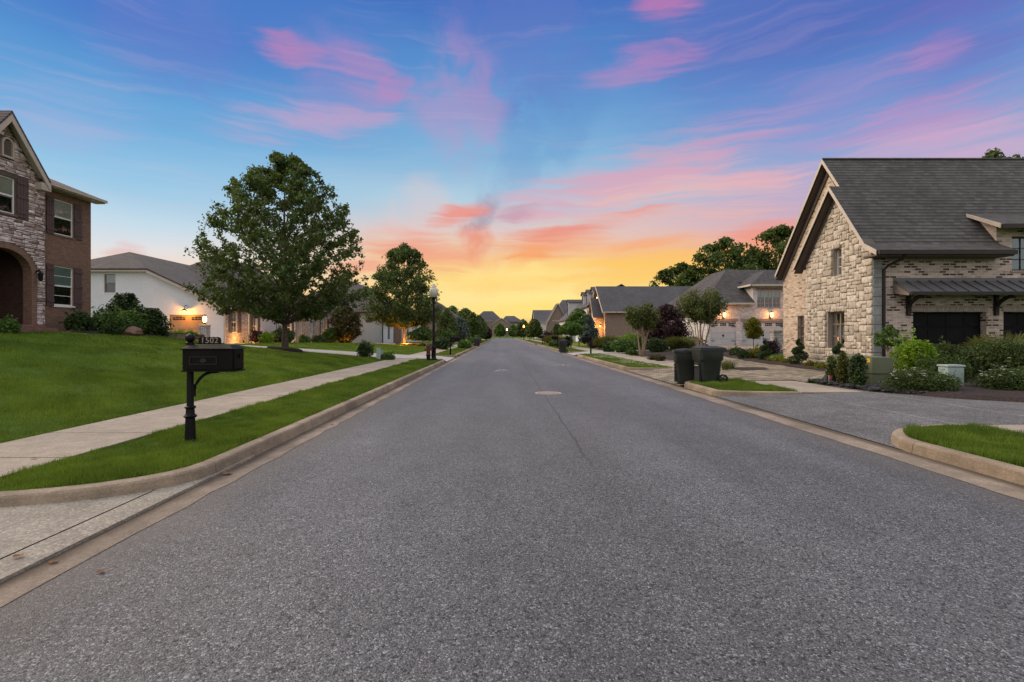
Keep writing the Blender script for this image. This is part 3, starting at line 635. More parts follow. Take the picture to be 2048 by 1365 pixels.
# ================================================================== HOUSE TOOLKIT
def mpX(X0, s): return lambda u, v, w: (X0 - s * w, u, v)      # wall facing s*X, u = world y
def mpY(Y0): return lambda u, v, w: (u, Y0 + w, v)             # wall facing -Y, u = world x
class Facade:
    def __init__(s, house, mat, mp, outer, depth=.3, name='wall'):
        s.h, s.mat, s.mp, s.outer, s.depth, s.name = house, mat, mp, outer, depth, name; s.holes = []; s.extra = MB()
    def hole(s, pts): s.holes.append(pts)
    def win(s, u0, u1, v0, v1, depth=.10, cols=1, rows=2, frame=None, blind=None, sill=None, rail=True, fw=.05, mw=.022, arch=0.0, mull=0, interior=None, glass='glass'):
        frame = frame or M['white']; mp = s.mp
        pts = [(u0, v0), (u1, v0)]
        if arch:
            n = 8
            pts += [((u0 + u1) / 2 + (u1 - u0) / 2 * math.cos(math.pi * i / n), v1 - arch + arch * math.sin(math.pi * i / n)) for i in range(n + 1)]
        else: pts += [(u1, v1), (u0, v1)]
        s.hole(pts)
        f = MB(); d0, d1 = depth, depth + .05
        f.mbox(mp, u0, u0 + fw, v0 + fw, v1 - fw, d0, d1); f.mbox(mp, u1 - fw, u1, v0 + fw, v1 - fw, d0, d1)
        f.mbox(mp, u0, u1, v0, v0 + fw, d0, d1); f.mbox(mp, u0, u1, v1 - fw, v1, d0, d1)
        for m in range(1, mull + 1):
            c = u0 + (u1 - u0) * m / (mull + 1); f.mbox(mp, c - fw * .7, c + fw * .7, v0 + fw, v1 - fw, d0, d1)
        if rail and not mull: f.mbox(mp, u0 + fw, u1 - fw, (v0 + v1) / 2 - .03, (v0 + v1) / 2 + .03, d0 - .012, d1)
        for i in range(1, cols):
            c = u0 + (u1 - u0) * i / cols
            if mull and i % max(1, cols // (mull + 1)) == 0: continue
            f.mbox(mp, c - mw / 2, c + mw / 2, v0 + fw, v1 - fw, d0 + .008, d1 - .008)
        for j in range(1, rows):
            c = v0 + (v1 - v0) * j / rows
            if rail and not mull and abs(c - (v0 + v1) / 2) < .04: continue
            f.mbox(mp, u0 + fw, u1 - fw, c - mw / 2, c + mw / 2, d0 + .009, d1 - .009)
        w = f.build('window', frame, s.h)
        MB().poly([mp(u0, v0, depth + .03), mp(u1, v0, depth + .03), mp(u1, v1, depth + .03), mp(u0, v1, depth + .03)]).build('pane', M[glass], w)
        MB().poly([mp(u0 - .01, v0, s.depth), mp(u1 + .01, v0, s.depth), mp(u1 + .01, v1, s.depth), mp(u0 - .01, v1, s.depth)]).build('interior', interior or M['dark'], w)
        if blind:
            b = MB(); vb = v1 - (v1 - v0) * blind[1]; k = max(3, int((v1 - vb) / .05))
            for i in range(k):
                z = vb + (v1 - vb) * i / k; b.poly([mp(u0, z, depth + .058), mp(u1, z, depth + .058), mp(u1, z + (v1 - vb) / k * .96, depth + .046), mp(u0, z + (v1 - vb) / k * .96, depth + .046)])
            b.build('blind', blind[0], w)
        if sill:
            MB().mbox(mp, u0 - .06, u1 + .06, v0 - .075, v0 - .002, -.035, depth + .02).build('sill', sill, w)
        return w
    def garage(s, u0, u1, v0, v1, mat, depth=.12, sections=4, lites=None, hinges=False, frame=None, arch_lites=False):
        mp = s.mp; s.hole([(u0, v0), (u1, v0), (u1, v1), (u0, v1)])
        b = MB(); n = sections
        for i in range(n):
            a = v0 + (v1 - v0) * i / n; c = v0 + (v1 - v0) * (i + 1) / n
            b.mbox(mp, u0, u1, a + .006, c - .006, depth, depth + .05)
            if not (lites and i == n - 1):
                k = 4
                for j in range(k):
                    p = u0 + (u1 - u0) * (j + .08) / k; q = u0 + (u1 - u0) * (j + .92) / k
                    b.mbox(mp, p, q, a + .07, c - .07, depth - .012, depth + .01)
        b.mbox(mp, u0, u1, v0, v1, depth + .051, depth + .08)
        o = b.build('garage_door', mat, s.h)
        if lites:
            k, lw = lites; a = v0 + (v1 - v0) * (n - 1) / n
            for j in range(k):
                c = u0 + (u1 - u0) * (j + .5) / k; w2 = lw / 2; g2 = MB()
                za, zb = a + .14, v1 - .13
                cols = 4
                for q in range(cols):
                    p0 = c - w2 + lw * q / cols + .012; p1 = c - w2 + lw * (q + 1) / cols - .012
                    dz0 = (.10 * (abs((q + .5) / cols - .5) * 2) ** 2) if arch_lites else 0
                    g2.mbox(mp, p0, p1, za, (za + zb) / 2 - .012, depth - .004, depth + .02); g2.mbox(mp, p0, p1, (za + zb) / 2 + .012, zb - dz0, depth - .004, depth + .02)
                g2.build('door_window', M['dark'], o)
        if hinges:
            for zz in (v0 + (v1 - v0) * .18, v0 + (v1 - v0) * .80):
                for ua in (u0 + .03, u1 - .42): MB().mbox(mp, ua, ua + .39, zz - .025, zz + .025, depth - .03, depth - .013).build('strap_hinge', M['black'], o)
            MB().mbox(mp, (u0 + u1) / 2 - .08, (u0 + u1) / 2 + .08, v0 + .85, v0 + 1.02, depth - .05, depth - .013).build('handle', M['black'], o)
        return o
    def done(s):
        loops = [[Vector((u, v, 0)) for u, v in s.outer]] + [[Vector((u, v, 0)) for u, v in h] for h in s.holes]
        flat = [p for l in loops for p in l]; mb = s.extra
        mb.add([s.mp(p.x, p.y, 0) for p in flat], [tuple(t) for t in tessellate_polygon(loops)])
        for h in s.holes:
            n = len(h)
            for i in range(n):
                a, b = h[i], h[(i + 1) % n]
                mb.add([s.mp(a[0], a[1], 0), s.mp(b[0], b[1], 0), s.mp(b[0], b[1], s.depth), s.mp(a[0], a[1], s.depth)], [(0, 1, 2, 3)])
        return mb.build(s.name, s.mat, s.h)
def rect(u0, u1, v0, v1): return [(u0, v0), (u1, v0), (u1, v1), (u0, v1)]
def shutter(house, mp, u0, u1, v0, v1, mat):
    b = MB(); n = 3
    for i in range(n):
        a = u0 + (u1 - u0) * i / n; b.mbox(mp, a + .006, u0 + (u1 - u0) * (i + 1) / n - .006, v0, v1, -.035, -.006)
    b.mbox(mp, u0, u1, v0, v1, -.006, -.002)
    for z in (v0 + (v1 - v0) * .1, v0 + (v1 - v0) * .5, v0 + (v1 - v0) * .86): b.mbox(mp, u0, u1, z, z + .10, -.055, -.036)
    return b.build('shutter', mat, house)
def lampo(parent, loc, energy, color, radius=.06, name='lamp_light'):
    l = bpy.data.lights.new(name, 'POINT'); l.energy = energy; l.color = color; l.shadow_soft_size = radius
    o = bpy.data.objects.new(name, l); COL.objects.link(o); o0 = OFF.get(parent.name, (0, 0, 0)); o.parent = parent
    o.location = tuple(loc[i] - o0[i] for i in range(3)); return o
AMBER = (1.0, .37, .06); WARM = (1.0, .56, .22)
def uplight(x, y, energy, label, aim=(0, 0, 1)):
    z = G(x, y); t = thing('garden_uplight', (x, y, z), label, 'garden light', 'amber uplights in the front beds')
    b = MB().lathe([(.035, 0), (.035, .10), (.065, .12), (.075, .22), (.06, .22), (.05, .19)], 10, (x, y, z)).build('housing', M['black'], t, smooth=True)
    MB().lathe([(.0, .195), (.055, .2), (.05, .205), (.0, .207)], 10, (x, y, z)).build('bulb', M['bulb'], t)
    lampo(t, (x, y, z + .34), energy * 7, AMBER, .05); return t

def stone_facing(house, xf, sgn, y0, y1, top, cw, chh, opts, blocks, seed, ramp, gapw=.011, extra=(), flat=False, name='stone_facing'):
    """individual stones on a wall facing sgn*X at x = xf"""
    rs = random.Random(seed); ny = int(round((y1 - y0) / cw)); cw = (y1 - y0) / ny; zt = max(top(y) for y in np.linspace(y0, y1, 60)); zb = blocks.get('zb', 0.0); nz_ = int((zt - zb) / chh) + 1
    occ = np.zeros((ny, nz_), bool); sv, sf, st = [], [], []
    def stone(a0, a1, z0, z1):
        q = lambda: gapw * rs.uniform(.5, 1.4); j = lambda a: rs.uniform(-a, a); a0 += q(); a1 -= q(); z0 += q(); z1 -= q()
        poly = [[a0 + j(.012), z0 + j(.01)], [a1 + j(.012), z0 + j(.01)], [a1 + j(.012), z1 + j(.01)], [a0 + j(.012), z1 + j(.01)]]
        for p in poly: p[0] = min(max(p[0], y0), y1); p[1] = min(p[1], top(p[0]) - .01)
        if max(p[1] for p in poly) - min(p[1] for p in poly) < .03: return
        pr = rs.uniform(.0, .022); o_ = len(sv); cy = sum(p[0] for p in poly) / 4; cz = sum(p[1] for p in poly) / 4
        for sc, x in ((1.0, -.065), (1.0, -.004 + pr * .3), (.93, .012 + pr * .7), (.5, .015 + pr * (1.4 if flat else .8) + j(.006))):
            for p in poly: sv.append((xf + sgn * x + j(.004), cy + (p[0] - cy) * sc, cz + (p[1] - cz) * (sc if not flat else sc ** .6)))
        st.extend([rs.random()] * 16)
        for r_ in range(3):
            for k in range(4): sf.append((o_ + r_ * 4 + k, o_ + r_ * 4 + (k + 1) % 4, o_ + r_ * 4 + 4 + (k + 1) % 4, o_ + r_ * 4 + 4 + k))
        sf.append((o_ + 12, o_ + 13, o_ + 14, o_ + 15))
    for k in range(nz_):
        for i in range(ny):
            if occ[i, k]: continue
            a0 = y0 + i * cw; z0 = zb + k * chh; op = list(opts); rs.shuffle(op)
            for (a, c) in op + [(1, 1)]:
                if i + a > ny or k + c > nz_ or occ[i:i + a, k:k + c].any(): continue
                a1, z1 = a0 + a * cw, z0 + c * chh
                if blocks['f'](a0, a1, z0, z1): continue
                if z0 > top((a0 + a1) / 2): break
                occ[i:i + a, k:k + c] = True; stone(a0, a1, z0, z1); break
    for e in extra: stone(*e)
    m, T, bb, oo = new_mat(name); ob = T.n('ShaderNodeTexCoord').outputs['Object']; at = T.n('ShaderNodeAttribute', attribute_name='tint').outputs['Fac']
    cc = T.ramp(at, ramp); kk = T.mr(T.noise(ob, 9.0, 5.0, .65), .28, .72, .7, 1.25)
    T.link(T.vm('MULTIPLY', cc, T.comb(kk, kk, kk)), bb.inputs['Base Color']); bb.inputs['Roughness'].default_value = .9; bump(T, bb, T.noise(ob, 22.0, 5.0, .7), .8, .03)
    return np_mesh(name, np.array(sv), np.array(sf), m, house, np.array(st))
def rect_block(rs_): return lambda a0, a1, z0, z1: any(a1 > a - .02 and a0 < b_ + .02 and z1 > c - .02 and z0 < d + .02 for (a, b_, c, d) in rs_)
# ================================================================== LEFT HOUSE 1 (brown brick, stone gable)
h = thing('brick_house', (-18.5, 21.0, 1.6), 'two-storey brown brick house with stone gable and arched entry at the left edge', 'house')
mp = mpX(-18.5, 1)
f = Facade(h, M['brick1'], mp, rect(19.9, 22.5, 1.4, 7.55))
f.win(20.65, 21.59, 5.7, 7.16, cols=1, rows=2, glass='glass_low', depth=.05, blind=(M['cream_blind'], .52), sill=M['brick1'])
f.win(20.65, 21.59, 2.75, 4.39, cols=1, rows=4, depth=.05, glass='glass_low', blind=(M['blind'], .5), sill=M['white'])
f.extra.poly([(-18.5, 22.5, 1.4), (-30, 22.5, 1.4), (-30, 22.5, 7.55), (-18.5, 22.5, 7.55)]).poly([(-30, 8, 1.4), (-30, 22.5, 1.4), (-30, 22.5, 7.55), (-30, 8, 7.55)])
f.extra.poly([(-18.5, 8, 1.4), (-18.5, 16.5, 1.4), (-18.5, 16.5, 7.55), (-18.5, 8, 7.55)])
f.done()
for a, b in ((20.28, 20.62), (21.62, 22.0)):
    shutter(h, mp, a, b, 5.66, 7.2, M['shutter']); shutter(h, mp, a, b, 2.7, 4.43, M['shutter'])
mp = mpX(-18.2, 1)
f = Facade(h, plain('ledgestone_mortar', (.10, .078, .068), .95, .3, 12), mp, [(16.5, 1.4), (19.9, 1.4), (19.9, 7.42), (18.23, 9.5), (16.5, 7.42)])
arch_pts = [(17.1, 1.9), (19.3, 1.9)] + [(18.2 + 1.1 * math.cos(math.pi * i / 14), 3.92 + .78 * math.sin(math.pi * i / 14)) for i in range(15)]
f.hole(arch_pts)
f.win(17.72, 18.70, 6.0, 7.34, cols=1, rows=2, glass='glass_low', depth=.05, blind=(M['cream_blind'], .55), sill=M['brick1'])
f.extra.poly([(-18.2, 19.9, 1.4), (-18.5, 19.9, 1.4), (-18.5, 19.9, 7.5), (-18.2, 19.9, 7.5)])
f.done()
shutter(h, mp, 18.74, 19.1, 5.95, 7.4, M['shutter']); shutter(h, mp, 17.3, 17.68, 5.95, 7.4, M['shutter'])
def h1_top(y): return 9.44 - abs(y - 18.23) * 2.02 / 1.67
def h1_block(a0, a1, z0, z1):
    if a1 > 18.10 and a0 < 18.60 and z1 > 8.0 and z0 < 8.78: return True
    if a1 > 17.24 and a0 < 19.16 and z1 > 5.9 and z0 < 7.46: return True          # window with its shutters
    if a1 > 16.88 and a0 < 19.52 and z0 < 3.9: return True
    for y in (a0, a1):
        if abs(y - 18.2) < 1.32 and z0 < 3.92 + .99 * math.sqrt(max(0, 1 - ((y - 18.2) / 1.32) ** 2)): return True
    return False
stone_facing(h, -18.2, 1, 16.5, 19.9, h1_top, .085, .068, [(3, 1), (4, 1), (5, 1), (4, 2), (3, 1), (2, 1), (5, 2), (6, 1), (3, 2)], {'f': h1_block, 'zb': 1.45}, 31,
             [(0, (.24, .155, .13, 1)), (.25, (.42, .33, .30, 1)), (.6, (.60, .50, .47, 1)), (1, (.74, .66, .63, 1))], gapw=.009, flat=True)
b = MB()
def ringpts(r0, r1, h0, h1): pass
arc_o = [(18.2 + 1.3 * math.cos(math.pi * i / 14), 3.92 + .99 * math.sin(math.pi * i / 14)) for i in range(15)]
arc_i = arch_pts[2:]
ring_o = [(19.5, 1.6)] + arc_o + [(16.9, 1.6)]; ring_i = [(19.29, 1.6)] + [(18.2 + (u - 18.2) * .991, v - .01) for u, v in arc_i] + [(17.11, 1.6)]
for i in range(len(ring_o) - 1):
    b.prism([ring_i[i], ring_o[i], ring_o[i + 1], ring_i[i + 1]], mp, -.06, .28)
b.build('arch_surround', M['brick1'], h)
b = MB()
b.poly([(-20.3, 16.6, 1.9), (-20.3, 19.75, 1.9), (-20.3, 19.75, 5.0), (-20.3, 16.6, 5.0)]).poly([(-20.3, 19.6, 1.9), (-18.47, 19.6, 1.9), (-18.47, 19.6, 5), (-20.3, 19.6, 5)])
b.poly([(-20.3, 16.8, 1.9), (-18.47, 16.8, 1.9), (-18.47, 16.8, 5), (-20.3, 16.8, 5)]).poly([(-20.3, 16.6, 4.9), (-18.47, 16.6, 4.9), (-18.47, 19.7, 4.9), (-20.3, 19.7, 4.9)])
b.build('porch', M['porch'], h)
b = MB(); b.box(-20.3, -17.75, 16.95, 19.45, 1.3, 1.9).box(-17.745, -17.4, 16.8, 19.6, 1.3, 1.78).box(-17.395, -17.05, 16.7, 19.8, 1.3, 1.66); b.build('front_steps', M['patio'], h)
# louvre vent
b = MB(); vpts = [(18.18, 8.08), (18.52, 8.08)] + [(18.35 + .17 * math.cos(math.pi * i / 10), 8.5 + .2 * math.sin(math.pi * i / 10)) for i in range(11)]
vo = [(18.35 + (u - 18.35) * 1.32, 8.38 + (v - 8.38) * 1.2) for u, v in vpts]
for i in range(len(vpts)): j = (i + 1) % len(vpts); b.prism([vpts[i], vo[i], vo[j], vpts[j]], mp, -.09, -.003)
o = b.build('gable_vent', M['beige'], h)
b = MB()
for i in range(8):
    z = 8.1 + i * .07; hw = .165 if z < 8.48 else .165 * math.sqrt(max(.05, 1 - ((z - 8.48) / .22) ** 2)); b.mbox(mp, 18.35 - hw, 18.35 + hw, z, z + .03, -.04, -.006)
b.build('louvre', M['taupe'], o)
# roofs
b = MB(); rz, ey, ez = 9.70, 1.56, 7.58
for s in (1, -1):
    b.slab([(-17.85, 18.23, rz), (-17.85, 18.23 + s * ey, ez), (-24, 18.23 + s * ey, ez), (-24, 18.23, rz)], .10)
b.slab([(-18.05, 19.5, 7.62), (-18.05, 22.8, 7.62), (-22, 18.85, 9.40), (-22, 18.5, 9.40)], .06)
b.slab([(-18.05, 22.8, 7.62), (-30.4, 22.8, 7.62), (-26.4, 18.85, 9.40), (-22, 18.85, 9.40)], .06)
b.slab([(-22, 18.85, 9.40), (-26.4, 18.85, 9.40), (-26.4, 8, 9.40), (-22, 8, 9.40)], .06)
b.build('roof', M['roof_brown'], h)
b = MB()
for s in (1, -1):
    q = [(18.23, rz - .11), (18.23 + s * ey, ez - .11), (18.23 + s * ey, ez - .36), (18.23, rz - .40)]
    b.prism(q, lambda u, v, w: (w, u, v), -17.90, -17.86)
    b.slab([(-17.90, 18.23, rz - .115), (-17.90, 18.23 + s * (ey - .02), ez - .115), (-18.19, 18.23 + s * (ey - .02), ez - .115), (-18.19, 18.23, rz - .115)], .03)
b.box(-18.45, -17.9, 19.45, 19.86, 7.18, 7.46); b.box(-18.45, -17.9, 16.55, 16.95, 7.18, 7.46)
b.build('rake_trim', M['beige'], h)
b = MB(); b.box(-18.49, -18.06, 19.92, 22.75, 7.46, 7.52).box(-18.14, -17.98, 19.88, 22.8, 7.50, 7.615).box(-18.5, -18.1, 22.52, 22.8, 7.47, 7.53); b.build('gutter', M['beige'], h)
b = MB(); b.tube([(-18.15, 19.45, 3.95), (-18.0, 19.45, 4.05), (-17.95, 19.45, 3.95)], .03).lathe([(.02, 0), (.09, -.05), (.07, -.3), (.02, -.36)], 8, (-17.95, 19.45, 3.95)); o = b.build('wall_lantern', M['black'], h)
MB().lathe([(.02, 0), (.055, -.03), (.05, -.12), (.02, -.15)], 8, (-17.95, 19.45, 3.60)).build('globe', M['globe'], o)

# ================================================================== LEFT HOUSE 2 (white brick, garage lights on)
h = thing('white_house', (-22, 40, .85), 'white painted brick house with lit tan garage doors behind the large maple', 'house')
mp = mpY(39.0)
f = Facade(h, M['white_brick'], mp, [(-34, .5), (-21.6, .5), (-21.6, 3.80), (-27.5, 6.50), (-34, 6.50)])
f.win(-31.05, -30.15, 4.8, 6.25, rows=2, cols=1, glass='glass_low', frame=M['taupe'], blind=(M['blind'], .45), sill=M['white'])
f.garage(-26.0, -23.05, .85, 3.08, M['garage_tan'], lites=(2, 1.0), arch_lites=True)
f.garage(-29.4, -26.5, .85, 3.08, M['garage_tan'], lites=(2, 1.0), arch_lites=True)
f.done()
b = MB()
b.slab([(-31.3, 42, 8.48), (-27.4, 38.55, 6.65), (-21.25, 38.55, 3.78), (-21.25, 45, 3.78), (-25, 50, 5.5), (-31.3, 54, 8.48)], .10)
b.slab([(-35.2, 38.55, 6.65), (-27.4, 38.55, 6.65), (-31.3, 42, 8.48)], .10); b.slab([(-31.3, 42, 8.48), (-31.3, 54, 8.48), (-41, 54, 3.8), (-41, 38.55, 3.8), (-35.2, 38.55, 6.65)], .10)
b.slab([(-21.05, 42.6, 4.25), (-21.05, 64.2, 4.25), (-28.5, 57, 9.4), (-28.5, 50, 9.4)], .10); b.slab([(-36, 42.6, 4.25), (-21.05, 42.6, 4.25), (-28.5, 50, 9.4)], .10)
b.slab([(-36, 64.2, 4.25), (-28.5, 57, 9.4), (-21.05, 64.2, 4.25)], .10); b.slab([(-36, 42.6, 4.25), (-28.5, 50, 9.4), (-28.5, 57, 9.4), (-36, 64.2, 4.25)], .10)
b.build('roof', M['roof_grey'], h)
b = MB(); b.box(-34, -27.5, 38.6, 38.96, 6.42, 6.53)
b.prism([(-27.5, 6.56), (-21.3, 3.67), (-21.3, 3.45), (-27.5, 6.34)], mpY(38.62), 0, .05); b.box(-21.45, -21.2, 38.6, 39.5, 3.40, 3.66)
b.build('rake_trim', M['beige'], h)
b = MB(); b.box(-21.66, -21.56, 38.9, 38.985, .6, 3.6); b.build('downspout', M['beige'], h)
mp = mpX(-21.6, 1)
f = Facade(h, M['stone2'], mp, rect(39.0, 42.6, .5, 3.78))
f.win(40.0, 40.9, 1.72, 3.38, cols=2, rows=4, blind=(M['cream_blind'], .5)); f.done()
shutter(h, mp, 39.5, 39.96, 1.68, 3.42, M['shutter_grey']); shutter(h, mp, 40.94, 41.4, 1.68, 3.42, M['shutter_grey'])
mp = mpX(-21.5, 1)
f = Facade(h, M['grey_brick'], mp, rect(42.6, 64.0, .3, 4.2))
f.win(43.1, 43.95, 1.3, 3.25, cols=2, rows=2); f.win(49.9, 51.1, 1.1, 3.4, cols=2, rows=3); f.win(59.3, 61.4, .95, 3.5, cols=3, rows=2, rail=False, mull=2)
f.win(56.0, 56.6, 1.6, 3.2, cols=1, rows=2)
f.hole(rect(52.1, 53.6, .7, 3.6)); f.done()
MB().poly([(-22.6, 51.9, .7), (-22.6, 53.8, .7), (-22.6, 53.8, 3.6), (-22.6, 51.9, 3.6)]).poly([(-22.6, 53.65, .7), (-21.8, 53.65, .7), (-21.8, 53.65, 3.6), (-22.6, 53.65, 3.6)]).build('entry', M['grey_brick'], h)
for a, c in ((42.68, 43.06), (43.99, 44.4), (51.14, 51.6), (58.5, 59.25), (61.45, 62.1)): shutter(h, mp, a, c, 1.0, 3.5, M['shutter_grey'])
for a, c in ((53.75, 55.1), (56.8, 58.0)): MB().box(-21.6, -21.15, a, c, .4, 4.1).build('stone_pier', M['stone2'], h)
MB().box(-21.55, -21.42, 47.6, 47.7, .5, 4.0).build('downspout', M['taupe'], h)
b = MB().tube([(-24.5, 38.97, 3.75), (-24.5, 38.75, 3.82), (-24.5, 38.6, 3.72), (-24.5, 38.55, 3.55)], .02).lathe([(.03, 0), (.06, -.04), (.24, -.16), (.23, -.17), (.05, -.06)], 12, (-24.5, 38.55, 3.55)); o = b.build('gooseneck_lamp', M['black'], h)
MB().lathe([(.01, 0), (.05, -.03), (.05, -.09), (.01, -.12)], 8, (-24.5, 38.55, 3.47)).build('bulb', M['bulb'], o)
lampo(o, (-24.5, 38.45, 3.2), 125, (1.0, .36, .045), .08)
MB().box(-21.9, -21.2, 38.6, 38.99, .5, .7)
# stone pier with lantern
t = thing('stone_pillar', (-21.35, 35.9, G(-21.35, 35.9)), 'low stone pillar with a lit lantern on top beside the white garage', 'pillar')
z0 = G(-21.35, 35.9)
MB().box(-21.62, -21.08, 35.65, 36.15, z0 - .1, 2.15).build('shaft', M['stone2'], t); MB().box(-21.67, -21.03, 35.6, 36.2, 2.15, 2.24).build('cap', M['beige'], t, bevel=.01)
o = MB().box(-21.43, -21.27, 35.82, 35.98, 2.24, 2.30).tube([(-21.35, 35.9, 2.3), (-21.35, 35.9, 2.42)], .03).lathe([(.13, .43), (.03, .56)], 8, (-21.35, 35.9, 2.42)).build('lantern', M['black'], t)
MB().lathe([(.05, 0), (.12, .1), (.13, .3), (.08, .42)], 10, (-21.35, 35.9, 2.42)).build('bulb', M['bulb'], o, smooth=True); lampo(o, (-21.35, 35.7, 2.62), 75, (1.0, .42, .11), .15)

# ================================================================== LEFT HOUSE 3 (grey painted brick)
h = thing('grey_house', (-16, 67, .3), 'pale grey brick one-storey house with brick panel behind the uplit tree', 'house')
f = Facade(h, M['grey_brick'], mpY(67.0), rect(-31, -16, .0, 4.55)); f.done()
mp = mpX(-16, 1); f = Facade(h, M['white_brick'], mp, rect(67, 100, .0, 4.55))
f.win(70.0, 71.5, .9, 3.5, cols=2, rows=3, frame=M['taupe']); f.win(84, 86, .8, 3.4, cols=2, rows=3, frame=M['taupe']); f.win(92, 94, .8, 3.4, cols=2, rows=3, frame=M['taupe']); f.done()
MB().box(-16.2, -15.85, 73.7, 79, .4, 4.4).build('brick_panel', M['brick1'], h)
b = MB()
b.slab([(-15.5, 66.5, 4.6), (-15.5, 100.4, 4.6), (-23, 92, 9.7), (-23, 74, 9.7)], .12); b.slab([(-31, 66.5, 4.6), (-15.5, 66.5, 4.6), (-23, 74, 9.7)], .12); b.slab([(-31, 100.4, 4.6), (-31, 66.5, 4.6), (-23, 74, 9.7), (-23, 92, 9.7)], .12)
b.build('roof', M['roof_brown'], h)
MB().box(-16.02, -15.9, 66.85, 66.97, .2, 4.5).build('downspout', M['dark_bronze'], h); MB().box(-31, -15.5, 66.42, 66.5, 4.44, 4.58).build('gutter', M['dark_bronze'], h)

# ================================================================== RIGHT HOUSE 1 (tumbled brick, stone gable)
h = thing('stone_gable_house', (13.1, 17.7, .1), 'tumbled brick house with pale stone gable and black garage doors at the right', 'house')
# -- stone facing modelled stone by stone on the projecting gable
SX, SY0, SY1, SPK, SZP, SZE = 13.1, 17.7, 21.55, 19.55, 7.05, 4.55
def gable_top(y):
    return SZP - (abs(y - SPK) * (SZP - SZE) / (SPK - SY0 if y < SPK else SY1 - SPK))
fw_ = Facade(h, M['soldier'], mpX(SX + .06, -1), [(SY0, -.1), (SY1, -.1), (SY1, SZE), (SPK, SZP), (SY0, SZE)], depth=.36)
win_big = (19.15, 20.2, .99, 2.42); win_sm = (19.38, 19.86, 3.83, 4.95)
fw_.win(*win_big, depth=.16, cols=4, rows=3, frame=M['taupe'], mull=1, rail=False, mw=.03)
fw_.win(*win_sm, depth=.16, cols=2, rows=3, frame=M['white'], rail=False, arch=.18, glass='glass_bright', blind=(M['cream_blind'], .5))
fw_.mat = plain('stone_mortar', (.36, .31, .25), .9, .25, 20); fw_.done()
ex = []
for (a, b_, c, d) in (win_big, win_sm):
    n = max(3, int((b_ - a) / .13))
    for i in range(n): ex.append((a + (b_ - a) * i / n, a + (b_ - a) * (i + 1) / n, d + (.0 if d < 3 else -.05), d + .22))
    ex += [(a - .05, (a + b_) / 2, c - .13, c), ((a + b_) / 2, b_ + .05, c - .13, c)]
stone_facing(h, SX, -1, SY0, SY1, gable_top, .13, .125, [(2, 1), (2, 2), (3, 1), (3, 2), (2, 2), (1, 1), (1, 2), (3, 2), (4, 2), (2, 3)], {'f': rect_block((win_big, win_sm))}, 21,
             [(0, (.37, .325, .26, 1)), (.3, (.46, .405, .33, 1)), (.7, (.53, .475, .395, 1)), (1, (.61, .55, .47, 1))], gapw=.008, extra=ex)
# quoin return on the garage side
f = Facade(h, plain('blue_grey_quoin', (.25, .265, .26), .85, .25, 4, 0, .3, .5), mpY(SY0 - .03), rect(SX + .0, SX + .30, -.1, 4.2), name='quoin'); 
for i in range(13): f.extra.mbox(f.mp, SX + .0, SX + .30, -.1 + i * .33 + .012, -.1 + (i + 1) * .33 - .012, -.03, -.002)
f.done()
# brick gable wall behind
GX, GP, GZ = 13.5, 20.6, 8.55
mp = mpX(GX, -1); f = Facade(h, M['brick_gable'], mp, [(17.7, -.1), (24.0, -.1), (24.0, 4.45), (GP, GZ), (17.7, 4.75)])
f.win(22.35, 22.84, 1.0, 2.38, cols=1, rows=3, frame=M['taupe'], rail=False, depth=.12, sill=M['soldier'], mw=.03)
f.extra.poly([(13.5, 24, -.1), (32, 24, -.1), (32, 24, 4.45), (13.5, 24, 4.45)]); f.done()
# garage front
mp = mpY(SY0); f = Facade(h, M['brick_r1'], mp, [(SX + .3, -.1), (32, -.1), (32, 5.3), (17.5, 5.3), (17.5, 4.45), (SX + .3, 4.45)])
f.extra.add([(17.5, 17.7, 4.4), (17.5, 17.7, 5.35), (17.5, 18.35, 5.72), (17.5, 18.0, 5.1)], [(0, 1, 2, 3)])
f.garage(14.55, 17.15, .15, 2.33, M['garage_black'], depth=.22, sections=4, hinges=True); f.garage(17.75, 20.4, .15, 2.33, M['garage_black'], depth=.22, hinges=True); f.garage(21.0, 23.6, .15, 2.33, M['garage_black'], depth=.22, hinges=True)
f.win(18.05, 19.3, 3.8, 5.0, rail=False, glass='glass_low', cols=3, rows=3, frame=M['dark_bronze'], blind=(plain('teal_blind', (.20, .36, .42), .6, .1, 3), .97), sill=M['soldier']); f.done()
for a, c in ((14.5, 17.2), (17.7, 20.45), (20.95, 23.65)): MB().mbox(mp, a, c, 2.345, 2.56, -.018, -.003).build('lintel', M['soldier'], h)
MB().mbox(mp, SX + .55, 17.45, 4.12, 4.36, -.012, -.002).build('frieze', M['soldier'], h)
# roof: kicked eave + steep plane, with the notch where the small gable stops
EV, ES = 17.05, 12.78
b = MB()
b.slab([(ES, EV, 4.42), (17.55, EV, 4.42), (17.55, 17.62, 4.72), (ES, 17.62, 4.72)], .09)
def mz(y): return 4.72 + (y - 17.62) * (8.74 - 4.72) / (20.6 - 17.62)
pk = 19.55
b.slab([(ES, 17.62, 4.72), (17.55, 17.62, 4.72), (17.55, 18.5, mz(18.5)), (32, 18.5, mz(18.5)), (32, 20.6, 8.74), (13.2, 20.6, 8.74), (13.2, pk, mz(pk)), (ES, pk, mz(pk))], .09)
b.slab([(13.2, 20.6, 8.74), (32, 20.6, 8.74), (32, 24.15, 4.4), (13.2, 24.15, 4.4)], .09)
b.slab([(ES, pk, mz(pk)), (13.62, pk, mz(pk)), (13.62, 21.95, 4.45), (ES, 21.95, 4.45)], .09)
b.slab([(17.2, 17.22, 5.33), (32, 17.22, 5.33), (32, 18.52, 5.98), (17.2, 18.52, 5.98)], .08)
b.tube([(13.2, 20.6, 8.76), (32, 20.6, 8.76)], .05, 6)
